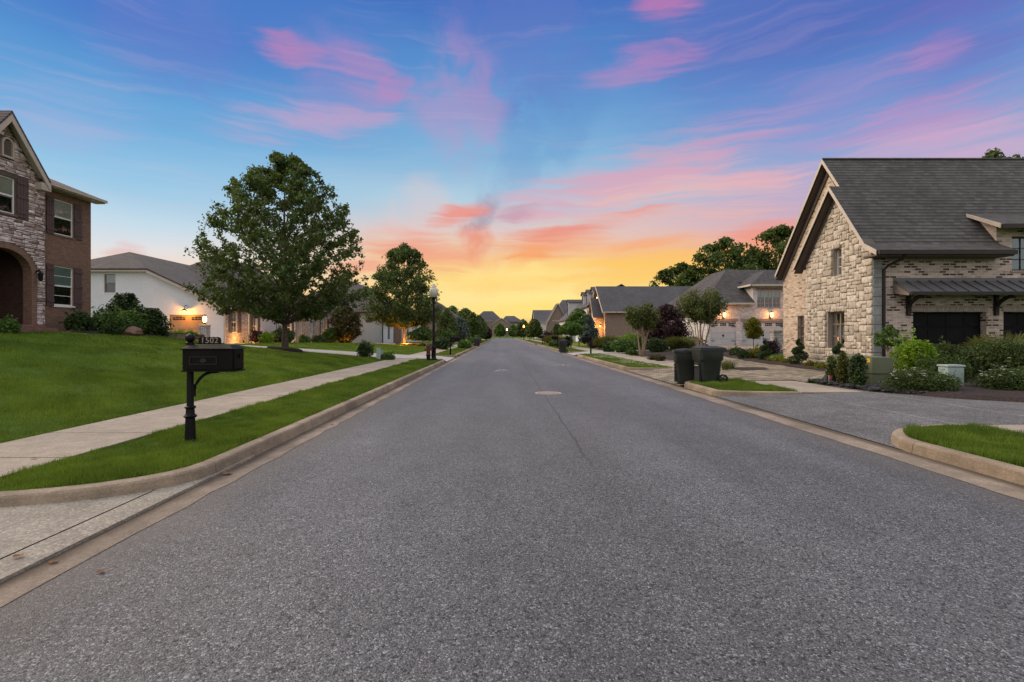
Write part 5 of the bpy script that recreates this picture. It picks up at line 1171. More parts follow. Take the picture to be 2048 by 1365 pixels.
V, Fc, T_ = join(parts); tag(np_mesh('grass', V, Fc, M['lawn_blade'], None, T_), 'mown grass covering the wide rising lawn on the left', 'grass', kind='stuff')
# clover heads in the right strip
x = rng.uniform(5.5, 7.1, 620); y = rng.uniform(20.8, 35.8, 620); k = in_poly(x, y, stR[2]) & (np.sin(x * 3) + np.sin(y * 1.1) > -.6); x, y = x[k], y[k]
v = []; f_ = []
for a, b in zip(x, y):
    o = len(v); r = .010; v += [(a - r, b, .20), (a, b - r, .20), (a + r, b, .20), (a, b + r, .20), (a, b, .215)]; f_ += [(o, o + 1, o + 4), (o + 1, o + 2, o + 4), (o + 2, o + 3, o + 4), (o + 3, o, o + 4)]
tag(np_mesh('clover', np.array(v), np.array(f_), M['petal']), 'white clover heads dotted through the right kerbside grass', 'clover', kind='stuff')

# ================================================================== TREES
maple_pr = [(0, .50), (.05, .85), (.12, 1.0), (.24, 1.0), (.39, .93), (.55, .86), (.68, .76), (.78, .60), (.88, .40), (.95, .24), (1, .1)]
tx, ty = -11.5, 26.5; tz = G(tx, ty)
bed([(tx + .95 * math.cos(a * .7854), ty + .95 * math.sin(a * .7854)) for a in range(8)], .20, .0, wob=.04)
make_tree('maple_tree', 'large round maple with a single straight trunk in a mulch mound on the left lawn', 'tree', (tx, ty, tz), 10.3, 1.7, 4.5, maple_pr, 12, M['leaf_maple'], limbs=76, subs=7, leaves=56000, leaf=.084, cl=.13, irr=.16, tr=.15)
tx, ty = -11.35, 58.0; tz = G(tx, ty)
bed([(tx + 1.3 + 2.4 * math.cos(a * .7854), ty + 1.5 * math.sin(a * .7854)) for a in range(8)], .25, .0, wob=.06)
make_tree('maple_tree', 'tall maple with an uplit orange trunk behind the street lamp', 'tree', (tx, ty, tz), 11.6, 2.2, 4.45, [(0, .55), (.06, .95), (.15, 1.0), (.3, .96), (.45, .90), (.6, .80), (.75, .66), (.88, .44), (.96, .26), (1, .1)], 9, M['leaf_maple'], limbs=54, subs=8, leaves=26000, leaf=.14, cl=.24, irr=.22, tr=.19)
t = uplight(-10.95, 56.9, 80, 'amber uplight at the foot of the tall maple'); t = uplight(-9.6, 56.9, 3, 'small amber uplight right of the tall maple trunk')
oak_pr = [(0, .5), (.12, .85), (.3, 1.0), (.5, .98), (.7, .85), (.85, .6), (.95, .3), (1, .1)]
back = [(1450, 478, 150, 82, 17, 'broad green oak rising behind the hipped garage roof'), (1362, 528, 120, 86, 18, 'lower green oak at the end of the long grey roof ridge'),
        (1560, 452, 150, 78, 19, 'tall oak partly hidden behind the right house gable'), (1500, 500, 110, 95, 23, 'oak filling the gap between two taller oaks on the right')]
for px, yt, wpx, d, sd_, lb in back:
    H = PZ(yt, d) - .4; make_tree('oak_tree', lb, 'tree', (PX(px, d), d, .4), H, H * .35, wpx / 1000 * d / 2 * 1.05, oak_pr, sd_, M['leaf_oak'], limbs=30, subs=7, leaves=12500, leaf=.26, cl=.45, irr=.42, tr=.35, group='oaks behind the right-hand houses')
make_tree('oak_tree', 'oak whose top just peeps over the near right roof ridge', 'tree', (PX(1990, 41), 41, .3), PZ(304, 41) - .3, 6, 3.2, oak_pr, 33, M['leaf_oak'], limbs=26, leaves=7000, leaf=.2, cl=.4, group='oaks behind the right-hand houses')
# crape myrtles: several pale stems from one foot
def crape(label, x, y, H, Rm, seed, stems=8, leaves=9500, leaf=.068):
    rng = np.random.default_rng(seed); rr = random.Random(seed); z = G(x, y); t = thing('crape_myrtle', (x, y, z), label, 'tree', 'crape myrtles in the front garden'); b = MB(); cen = []
    for k in range(stems):
        a = k * 2.4 + rr.uniform(-.3, .3); sp = Rm * rr.uniform(.15, .5); h0 = H * rr.uniform(.5, .62); p = [Vector((x + .08 * math.cos(a), y + .08 * math.sin(a), z - .05))]
        for q in (.3, .6, 1.0): p.append(Vector((x + (.08 + sp * q) * math.cos(a) + rr.uniform(-.05, .05), y + (.08 + sp * q) * math.sin(a) + rr.uniform(-.05, .05), z + h0 * q)))
        r0 = rr.uniform(.028, .042) * H / 3.5; b.tube(p, [r0, r0 * .85, r0 * .7, r0 * .5], 6)
        for j in range(7):
            a2 = a + rr.uniform(-1.5, 1.5); s0 = p[-1].lerp(p[-2], rr.uniform(0, .5)); e = Vector((x + Rm * rr.uniform(.2, .95) * math.cos(a2), y + Rm * rr.uniform(.2, .95) * math.sin(a2), z + H * rr.uniform(.62, .97)))
            b.tube([s0, (s0 + e) / 2 + Vector((0, 0, .05)), e], [r0 * .4, r0 * .25, r0 * .1], 4, cap=False)
            for u in (.35, .6, .8, 1.0): cen.append(s0.lerp(e, u))
    cen = np.array([tuple(c) for c in cen]); i = rng.choice(len(cen), leaves); c = cen[i] + rng.normal(size=(leaves, 3)) * .13 * H / 3.6 * rng.uniform(.4, 1.5, len(cen))[i][:, None]
    c = c[c[:, 2] < z + H * 1.02]; v, f, tt = leaf_arrays(c, leaf, rng); b.build('trunk', M['bark_pale'], t, smooth=True); np_mesh('crown', v, f, M['leaf_crape'], t, tt); return t
crape('crape myrtle with many pale stems beside the right sidewalk', 8.95, 32, 3.35, 1.15, 3, 10)
crape('wider crape myrtle with pale stems behind the two trash carts', 12.7, 32, 4.1, 1.7, 5, 9, 12000)
def small_tree(name, label, x, y, ytop_z, R_, mat, seed, bottom=.35, leaves=6000, leaf=.1, bark=None, pr=None, cat='tree', tr=.06, cl=.2, group=None, limbs=18):
    z = G(x, y); H = ytop_z - z
    return make_tree(name, label, cat, (x, y, z), H, H * bottom, R_, pr or [(0, .6), (.2, 1), (.5, .95), (.75, .7), (.92, .35), (1, .1)], seed, mat, bark, tr, limbs, 5, leaves, leaf, cl, group, .3)
small_tree('japanese_maple', 'dark purple-leaved maple between the two crape myrtles', 12.6, 38, PZ(610, 38), 1.75, M['leaf_purple'], 41, .12, 14000, .085, cl=.24)
bush('purple_shrub', 'low dark purple shrub spreading below the purple maple', 'shrub', (PX(1382, 37), 37, G(14, 37)), (1.3, .8, .8), 4000, .08, M['leaf_purple'], 42)
small_tree('young_tree', 'young yellow-green tree in front of the second pale garage door', PX(1507, 37), 37, PZ(636, 37), .62, M['leaf_yellow'], 43, .38, 6000, .06, cl=.12, tr=.03)
small_tree('patio_tree', 'small round-headed tree against the brick garage wall', 12.92, 16.75, PZ(653, 16.75), .46, M['leaf_mid'], 44, .6, 1700, .042, cl=.07, tr=.025, bark=M['bark_pale'], limbs=14)
small_tree('magnolia_tree', 'brownish magnolia catching uplight at the corner of the white house', PX(690, 60), 60, PZ(612, 60), 2.0, M['leaf_brown'], 45, .12, 9000, .14, cl=.32, tr=.08)
uplight(PX(692, 59), 59, 6, 'amber uplight under the brownish magnolia')
small_tree('young_maple', 'slim lime-green young maple by the white dormer house', PX(1158, 60), 60, PZ(618, 60), 1.55, M['leaf_mid'], 46, .3, 6000, .13, cl=.3)
small_tree('spreading_tree', 'low flat-topped green tree with a dark trunk near the kerbside mailbox', PX(1142, 54), 54, PZ(646, 54), 1.35, M['leaf_mid'], 47, .55, 5000, .12, cl=.25, pr=[(0, .7), (.3, 1), (.6, .9), (1, .3)])
small_tree('spruce_tree', 'blue-grey spruce in front of the lit gable', PX(1179, 58), 58, PZ(630, 58), 1.25, M['leaf_blue'], 48, .1, 6000, .12, cl=.22, pr=[(0, 1), (.3, .8), (.6, .5), (.85, .2), (1, .05)])
small_tree('pear_tree', 'small dark tree in front of the brick panel left of the lamp post', PX(845, 56), 56, PZ(656, 56), 1.9, M['leaf_maple'], 49, .35, 5000, .15, cl=.3, pr=[(0, .8), (.3, 1), (.6, .7), (1, .1)])
# trees down the left side and at the end of the street
lt = [(893, 618, 46, 74, 61, 'leaf_maple', 'dark tree just right of the street lamp'), (918, 634, 44, 84, 62, 'leaf_blue', 'pale grey-green tree behind the dark mailbox'), (946, 626, 40, 92, 63, 'leaf_oak', 'tall green tree in the left row of trees'),
      (958, 632, 34, 108, 64, 'leaf_maple', 'dark rounded tree at the right end of the left row'), (972, 652, 22, 120, 65, 'leaf_purple', 'small purple tree beside the far left trash carts'), (930, 617, 60, 150, 66, 'leaf_maple', 'tree top showing above the stone house roof'),
      (905, 613, 60, 160, 67, 'leaf_maple', 'thin tree top against the yellow sky'), (1000, 648, 22, 238, 68, 'leaf_mid', 'rounded tree in front of the brick mansion'), (1027, 650, 20, 240, 69, 'leaf_mid', 'small tree right of the bright street globe'),
      (1042, 645, 28, 190, 70, 'leaf_oak', 'tree behind the orange street lamp'), (1068, 638, 34, 150, 71, 'leaf_oak', 'dark green street tree right of the orange lamp'), (1088, 624, 40, 230, 72, 'leaf_oak', 'distant tree left of the far treetops on the right'),
      (1110, 620, 46, 215, 73, 'leaf_maple', 'distant rounded tree in the far right skyline'), (1132, 616, 44, 190, 74, 'leaf_maple', 'tallest distant tree in the far right skyline'), (1030, 636, 30, 290, 75, 'leaf_maple', 'far tree beside the mansion roof'), (1046, 640, 30, 300, 76, 'leaf_maple', 'far tree at the right end of the mansion'),
      (868, 622, 50, 110, 77, 'leaf_oak', 'green tree behind the tall maple at its right edge')]
for px, yt, wpx, d, sd_, mt, lb in lt:
    H = PZ(yt, d) - .2; make_tree('street_tree', lb, 'tree', (PX(px, d), d, .2), H, H * .14, wpx / 1000 * d / 2, [(0, .6), (.15, 1), (.45, .95), (.7, .7), (.9, .35), (1, .1)], sd_, M[mt], limbs=20, subs=5, leaves=4500, leaf=.0021 * d, cl=.0055 * d, irr=.35, tr=.12, group='trees farther down the street')
for i, (px, d, top, w) in enumerate(((1113, 78, 648, .55), (1119, 79, 650, .5))):
    z = .25; b = None; small_tree('cypress', ('left', 'right')[i] and ('narrow dark cypress column, the taller of a pair beside the gabled house', 'narrow dark cypress column, the shorter of a pair beside the gabled house')[i], PX(px, d), d, PZ(top, d), w, M['leaf_dark'], 80 + i, .02, 4000, .12, cl=.2, pr=[(0, .8), (.3, 1), (.7, .8), (1, .15)], group='pair of cypress columns')

# ================================================================== SHRUBS, LEFT SIDE
B = [('dark_shrub', 'round dark shrub under the lower window of the brick house', -17.45, 20.6, .55, .55, .62, 3200, .055, 'leaf_dark'), ('dark_shrub', 'dark rounded shrub left of the tall bushy evergreen', -17.2, 21.9, .8, .7, .72, 4200, .06, 'leaf_mid'),
     ('ball_shrub', 'small clipped ball shrub in front of the dark shrubs', -16.6, 21.2, .36, .36, .34, 1800, .04, 'leaf_dark'), ('corner_shrub', 'loose green shrub at the house corner', -17.0, 22.9, .7, .6, .75, 3500, .06, 'leaf_mid'),
     ('porch_shrub', 'bright green shrub beside the brick porch steps', -16.95, 17.0, .5, .45, .3, 2200, .05, 'leaf_mid')]
for i, (nm, lb, x, y, rx, ry, rz, n, lf, mt) in enumerate(B): bush(nm, lb, 'shrub', (x, y, G(x, y)), (rx, ry, rz * 1.6), n, lf, M[mt], 100 + i)
small_tree('evergreen_bush', 'tall bushy evergreen beside the brick house corner', -18.1, 24.0, PZ(589, 24), 1.0, M['leaf_dark'], 106, .03, 11000, .065, cl=.16, cat='shrub', pr=[(0, .9), (.25, 1.05), (.5, .85), (.75, .55), (1, .25)], limbs=30)
small_tree('evergreen_bush', 'shorter broad evergreen right of the tall bushy one', -17.0, 24.2, PZ(618, 24.2), .75, M['leaf_dark'], 107, .03, 7000, .06, cl=.15, cat='shrub', pr=[(0, .9), (.3, 1.05), (.6, .9), (1, .3)], limbs=24)
b = MB(); x0, y0 = -17.2, 24.6; z0 = G(-16.8, 24.6)
def block_wall(pts, z0, z1, name, label, mat):
    b = MB(); rr = random.Random(3)
    for a, c in zip(pts[:-1], pts[1:]):
        L = math.hypot(c[0] - a[0], c[1] - a[1]); n = max(1, int(L / .32)); nx, ny = -(c[1] - a[1]) / L * .12, (c[0] - a[0]) / L * .12
        for r in range(max(1, int((z1 - z0) / .14))):
            for i in range(n):
                p = [a[0] + (c[0] - a[0]) * (i + .02) / n, a[1] + (c[1] - a[1]) * (i + .02) / n]; q = [a[0] + (c[0] - a[0]) * (i + .98) / n, a[1] + (c[1] - a[1]) * (i + .98) / n]; zz = z0 + r * .14; j = rr.uniform(-.01, .01)
                b.slab([(p[0] - nx + j, p[1] - ny, zz + .13), (q[0] - nx + j, q[1] - ny, zz + .13), (q[0] + nx, q[1] + ny, zz + .13), (p[0] + nx, p[1] + ny, zz + .13)], .13)
    o = b.build(name, mat, None, bevel=.012, off=(pts[0][0], pts[0][1], z0)); return tag(o, label, 'retaining wall')
block_wall([(-18.6, 24.9), (-16.0, 24.5), (-15.6, 24.9), (-15.7, 26.2)], G(-16, 24.6) - .05, G(-16, 24.6) + .27, 'retaining_wall', 'low grey block wall edging the clipped green hedge', plain('wall_block', (.17, .14, .125), .9, .3, 6, 0, .2, .5))
for i in range(1):
    rng = np.random.default_rng(120); ps = [bush_leaves((x, 25.3 + .25 * math.sin(x * 3), G(-16, 24.9) + .16), (.55, .5, .30), 1500, .045, rng, 6) for x in np.linspace(-18.0, -16.0, 5)]
    V, Fc, T_ = join([(a, b_, c) for a, b_, c, d in ps]); tag(np_mesh('low_hedge', V, Fc, M['leaf_lime'], None, T_ * .5, off=(-17, 25.3, G(-16, 24.9))), 'low bright green hedge above the grey block wall', 'hedge')
def rockmesh(mb, c, r, rr, sq=(1, 1, .6)):
    bm = bmesh.new(); bmesh.ops.create_icosphere(bm, subdivisions=1, radius=1); o = len(mb.v); ph = [rr.uniform(0, 6) for _ in range(3)]
    ca, sa = math.cos(ph[0]), math.sin(ph[0])
    for v in bm.verts:
        k = 1 + rr.uniform(-.22, .18); x, y, z = v.co.x * k * sq[0] * r, v.co.y * k * sq[1] * r, v.co.z * k * sq[2] * r; mb.v.append((c[0] + x * ca - y * sa, c[1] + x * sa + y * ca, c[2] + z))
    for f in bm.faces: mb.f.append(tuple(o + v.index for v in f.verts))
    bm.free()
rr = random.Random(8); mb = MB(); bm = bmesh.new(); bmesh.ops.create_icosphere(bm, subdivisions=3, radius=1); bc = (-16.5, 22.2, G(-16.5, 22.2) + .14)
for v in bm.verts:
    p = v.co; k = 1 + .13 * math.sin(p.x * 3.1 + 1) * math.cos(p.y * 2.7) + .06 * math.sin(p.z * 7 + p.x * 5); mb.v.append((bc[0] + p.x * .5 * k, bc[1] + p.y * .42 * k, bc[2] + max(p.z, -.7) * .24 * k))
for f in bm.faces: mb.f.append(tuple(v.index for v in f.verts))
bm.free(); tag(mb.build('boulder', M['boulder'], None, smooth=True, off=bc), 'rounded red-brown boulder in front of the dark shrubs', 'boulder')
# beds before the white house
B = [('dark_hedge', 'long dark rounded hedge below the white house windows', -20.2, 46.6, .9, 2.2, .95, 5000, .09, 'leaf_dark'), ('lime_shrub', 'bright lime shrub beside the lit stone bay', -19.7, 41.8, .55, 1.2, .62, 2500, .07, 'leaf_lime'),
     ('red_shrub', 'dark red shrub lit orange beneath the stone bay window', -20.3, 41.4, .5, .9, .75, 1800, .07, 'leaf_purple'), ('low_shrub', 'low green shrub right of the large maple trunk', -20.0, 50.4, .6, .9, .55, 1800, .08, 'leaf_mid'),
     ('low_shrub', 'low shrub at the foot of the stone pier', -20.0, 54.6, .6, 1.4, .6, 2000, .09, 'leaf_dark'), ('fern_shrub', 'leafy green shrub below the dark shutters', -20.1, 58.6, .8, 1.6, 1.15, 2600, .11, 'leaf_mid'),
     ('low_shrub', 'dark spreading shrub left of the magnolia', -19.5, 62.4, .8, 1.6, .6, 2200, .1, 'leaf_dark'),
     ('round_shrub', 'round dark shrub beside the pale green utility post', PX(746, 29.5), 29.6 - 1.7, .52, .5, .62, 4000, .05, 'leaf_dark'), ('low_shrub', 'low spreading shrub right of the utility posts', PX(775, 27.4), 27.4, .45, .4, .26, 1800, .045, 'leaf_mid'),
     ('round_shrub', 'round dark shrub right of the street lamp', PX(882, 46), 46, .8, .8, .7, 2500, .09, 'leaf_dark'), ('round_shrub', 'large clipped shrub behind the far mailbox', PX(893, 58), 58, 1.0, 1, 1.1, 2500, .11, 'leaf_mid'), ('round_shrub', 'low clipped shrub right of the far mailbox', PX(929, 50), 50, .7, .7, .5, 2000, .09, 'leaf_mid'),
     ('round_shrub', 'grassy low shrub before the left row of trees', PX(951, 80), 80, 1.2, 1.2, .7, 1800, .13, 'leaf_mid')]
for i, (nm, lb, x, y, rx, ry, rz, n, lf, mt) in enumerate(B): bush(nm, lb, 'shrub', (x, y, G(x, y)), (rx, ry, rz * 1.6), n, lf, M[mt], 140 + i)
for x, y, e, lb in ((-20.9, 40.4, 16, 'amber uplight below the stone bay window'), (-20.8, 43.4, 14, 'amber uplight by the second window of the white house'), (-20.9, 50.4, 16, 'amber uplight beside the entry of the white house'), (-20.9, 60.3, 18, 'amber uplight under the three-light window')): uplight(x, y, e, lb)

# ================================================================== SHRUBS, RIGHT SIDE
B = [('rose_bush', 'spreading rose bush with small white flowers beside the green transformer box', 9.78, 11.7, .84, .62, .62, 13000, .024, 'leaf_rose', (M['petal'], 40, .03)), ('rose_bush', 'rose bush with white and pink flowers at the right edge', 11.85, 11.5, .95, .7, .70, 13000, .024, 'leaf_rose', (M['petal'], 36, .03)),
     ('hydrangea', 'tall bright lime-leaved shrub behind the transformer box', 11.75, 14.3, .62, .55, 1.4, 7000, .042, 'leaf_lime', None), ('bronze_shrub', 'bronze-tipped shrub in front of the black garage door', 13.0, 14.6, .8, .6, 1.15, 8000, .036, 'leaf_rose', None),
     ('large_shrub', 'large loose green shrub at the right edge behind the rose bush', 13.7, 13.6, 1.2, .85, 1.25, 15000, .032, 'leaf_rose', (M['petal'], 14, .02)), ('filler_shrub', 'low green shrub between the lime shrub and the utility pedestal', 11.7, 13.3, .85, .5, .85, 7500, .03, 'leaf_rose', None),
     ('boxwood', 'small round boxwood left of the pink flag', PX(1472, 28.5), 28.5, .42, .42, .42, 2000, .05, 'leaf_dark', None), ('boxwood', 'small round boxwood right of the pink flag', PX(1490, 26), 26, .4, .4, .42, 2000, .05, 'leaf_dark', None),
     ('gold_shrub', 'low golden shrub right of the far topiary spiral', PX(1552, 23.2), 23.2, .42, .38, .22, 1600, .04, 'leaf_yellow', None), ('gold_shrub', 'low golden shrub left of the near topiary spiral', PX(1570, 22.2), 22.2, .34, .34, .2, 1400, .04, 'leaf_yellow', None), ('gold_shrub', 'low golden shrub below the stone gable window', PX(1622, 19.9), 19.9, .32, .3, .22, 1400, .036, 'leaf_yellow', None), ('gold_shrub', 'low golden shrub behind the columnar evergreens', PX(1643, 18.8), 18.8, .26, .26, .2, 1200, .034, 'leaf_yellow', None),
     ('olive_shrub', 'loose olive shrub beside the far topiary spiral', PX(1516, 25.6), 25.6, .45, .4, .5, 2000, .05, 'leaf_yellow', None), ('red_shrub', 'dark red shrub before the stone gate pillar', PX(1541, 31), 31, .6, .5, .65, 1600, .06, 'leaf_purple', None),
     ('white_hydrangea', 'long bed of white-flowering hydrangea along the right sidewalk', PX(1248, 37.6), 38.2, 1.35, 1.0, .72, 5000, .07, 'leaf_mid', (M['petal'], 60, .04)), ('clipped_shrub', 'dark clipped shrub at the left end of the hydrangea bed', PX(1217, 39.5), 39.5, .5, .5, .6, 2200, .06, 'leaf_dark', None), ('lime_shrub', 'lime green shrub behind the white hydrangea', PX(1255, 44), 44, 1.0, .8, 1.0, 2600, .08, 'leaf_lime', None),
     ('lime_shrub', 'lime shrub under the dark purple maple', PX(1320, 40), 40, 1.0, .8, .8, 2600, .07, 'leaf_lime', None), ('dark_shrub', 'dark shrub right of the crape myrtle stems', PX(1315, 34.5), 34.5, .8, .6, .8, 3000, .06, 'leaf_dark', None), ('dark_shrub', 'dark shrub between the hydrangea and the crape myrtle', PX(1283, 40), 40, .8, .7, .9, 2600, .07, 'leaf_mid', None),
     ('purple_shrub', 'dark purple shrub behind the kerbside mailbox on the right', PX(1192, 50), 50, .9, .8, .75, 2400, .09, 'leaf_purple', None), ('purple_shrub', 'dark purple shrub before the gabled house', PX(1098, 80), 80, 1.3, 1, 1.4, 2400, .13, 'leaf_purple', None), ('rose_bush', 'low bush with pink flowers beside the far mound of grass', PX(1112, 58), 58, .9, .7, .55, 1800, .09, 'leaf_mid', (M['petal_pink'], 30, .05)),
     ('dark_shrub', 'dark low bush beside the small flat-topped tree', PX(1135, 56), 56, .6, .6, .9, 1500, .1, 'leaf_dark', None),
     ('low_plant', 'small brownish plant at the sidewalk left of the carts', PX(1306, 27), 27, .28, .25, .22, 900, .04, 'leaf_brown', None), ('low_plant', 'small brownish plant nearest the carts', PX(1323, 26), 26, .32, .28, .26, 900, .04, 'leaf_brown', None), ('low_plant', 'small green plant at the foot of the crape myrtle', PX(1262, 33), 33, .45, .4, .32, 1100, .05, 'leaf_mid', None)]
for i, (nm, lb, x, y, rx, ry, rz, n, lf, mt, fl) in enumerate(B): bush(nm, lb, 'shrub', (x, y, max(G(x, y), .16)), (rx, ry, rz * (1.0 if y < 17 else 1.45)), n, lf, M[mt], 200 + i, flowers=fl)
o = bpy.data.objects.get('rose_bush.001')
rng = np.random.default_rng(2)
# upright evergreens beside the transformer
for i, (x, y, top, w, lb) in enumerate(((9.08, 13.75, PZ(713, 13.75), .13, 'slim olive evergreen column, farthest of three by the transformer box'), (9.03, 13.25, PZ(707, 13.25), .15, 'yellowish evergreen column, middle of three by the transformer box'), (8.98, 12.6, PZ(708, 12.6), .19, 'darkest and nearest of three evergreen columns by the transformer box'))):
    small_tree('columnar_evergreen', lb, x, y, top, w, M[('leaf_crape', 'leaf_yellow', 'leaf_dark')[i]] if i != 1 else leafmat('golden_evergreen_leaf', (.045, .055, .010), (.12, .125, .028), .2), 300 + i, .05, 3600, .032, cl=.05, cat='shrub', tr=.02, pr=[(0, .5), (.3, .9), (.6, 1), (.85, .7), (1, .2)], group='columnar evergreens by the transformer', limbs=16)
# topiary spirals
def topiary(x, y, H, label, seed):
    rng = np.random.default_rng(seed); z = G(x, y) + .04; t = thing('topiary_spiral', (x, y, z), label, 'topiary', 'topiary spirals in the mulch bed'); cs = []
    for u in np.linspace(0, 1, 60):
        a = u * 6.283 * 2.3 + seed; r = .22 * (1 - u) ** .8 + .02; cs.append((x + r * math.cos(a), y + r * math.sin(a), z + .16 + u * (H - .2), .20 * (1 - .72 * u)))
    P_ = []
    for cx, cy, cz, r in cs: d = rng.normal(size=(110, 3)); d /= np.linalg.norm(d, axis=1)[:, None]; P_.append(np.array([cx, cy, cz]) + d * r * rng.uniform(.7, 1.05, 110)[:, None])
    v, f, tt = leaf_arrays(np.concatenate(P_), .026, rng); MB().tube([(x, y, z - .05), (x, y, z + H * .9)], [.03, .012], 6).build('trunk', M['bark'], t); np_mesh('foliage', v, f, M['leaf_dark'], t, tt)
topiary(PX(1530, 24.5), 24.5, 1.0, 'clipped spiral topiary at the far end of the mulch bed', 1); topiary(PX(1598, 21), 21, 1.1, 'clipped spiral topiary against the brick beside the stone gable', 2); topiary(PX(1688, 16.6), 16.9, 1.0, 'spiral topiary tip behind the transformer box', 4)
# ornamental grasses
T3 = [(PX(1225, 45), 45, .95, 1.25, 'wide ornamental grass clump behind the mailbox on the right'), (PX(1205, 47), 47, .7, 1.1, 'smaller ornamental grass clump left of the wide clump'), (PX(1360, 36), 36, 1.05, 1.05, 'rounded grey-green ornamental grass behind the trash carts'), (PX(1378, 37), 37.5, .9, 1.0, 'ornamental grass beside the wider crape myrtle'),
      (PX(1112, 76), 76, 1.7, 1.35, 'large mound of ornamental grass far down the right side'), (PX(1102, 82), 82, 1.3, 1.2, 'lower mound of ornamental grass behind the large mound'), (PX(1450, 19.3), 19.3, .18, .42, 'small grass tuft left in the mulch patch by the carts'), (PX(1462, 19.6), 19.6, .18, .42, 'small grass tuft right in the mulch patch by the carts'), (PX(2035, 14.8), 15.2, .8, 1.35, 'tall fine grass against the right garage pier')]
for i, (x, y, r, hh, lb) in enumerate(T3): tuft('ornamental_grass', lb, 'ornamental grass', (x, y, max(G(x, y), .16)), r, hh, 160 if r < .5 else 2600, M['leaf_orn'], 320 + i, None, .012 if y < 22 else .03)
# river rock under the transformer
mb = MB(); rr = random.Random(17); k = 0
while k < 950:
    x, y = rr.uniform(8.75, 10.4), rr.uniform(10.6, 14.4)
    if x < 8.75 + max(0, (12.0 - y)) * .75 or x > 9.4 + (14.6 - y) * .6: continue
    rockmesh(mb, (x, y, .205 + rr.uniform(-.01, .05)), rr.uniform(.025, .06), rr); k += 1
tag(mb.build('river_rocks', M['rock'], None, smooth=False), 'dark river rocks spread around the transformer box', 'rocks', kind='stuff')

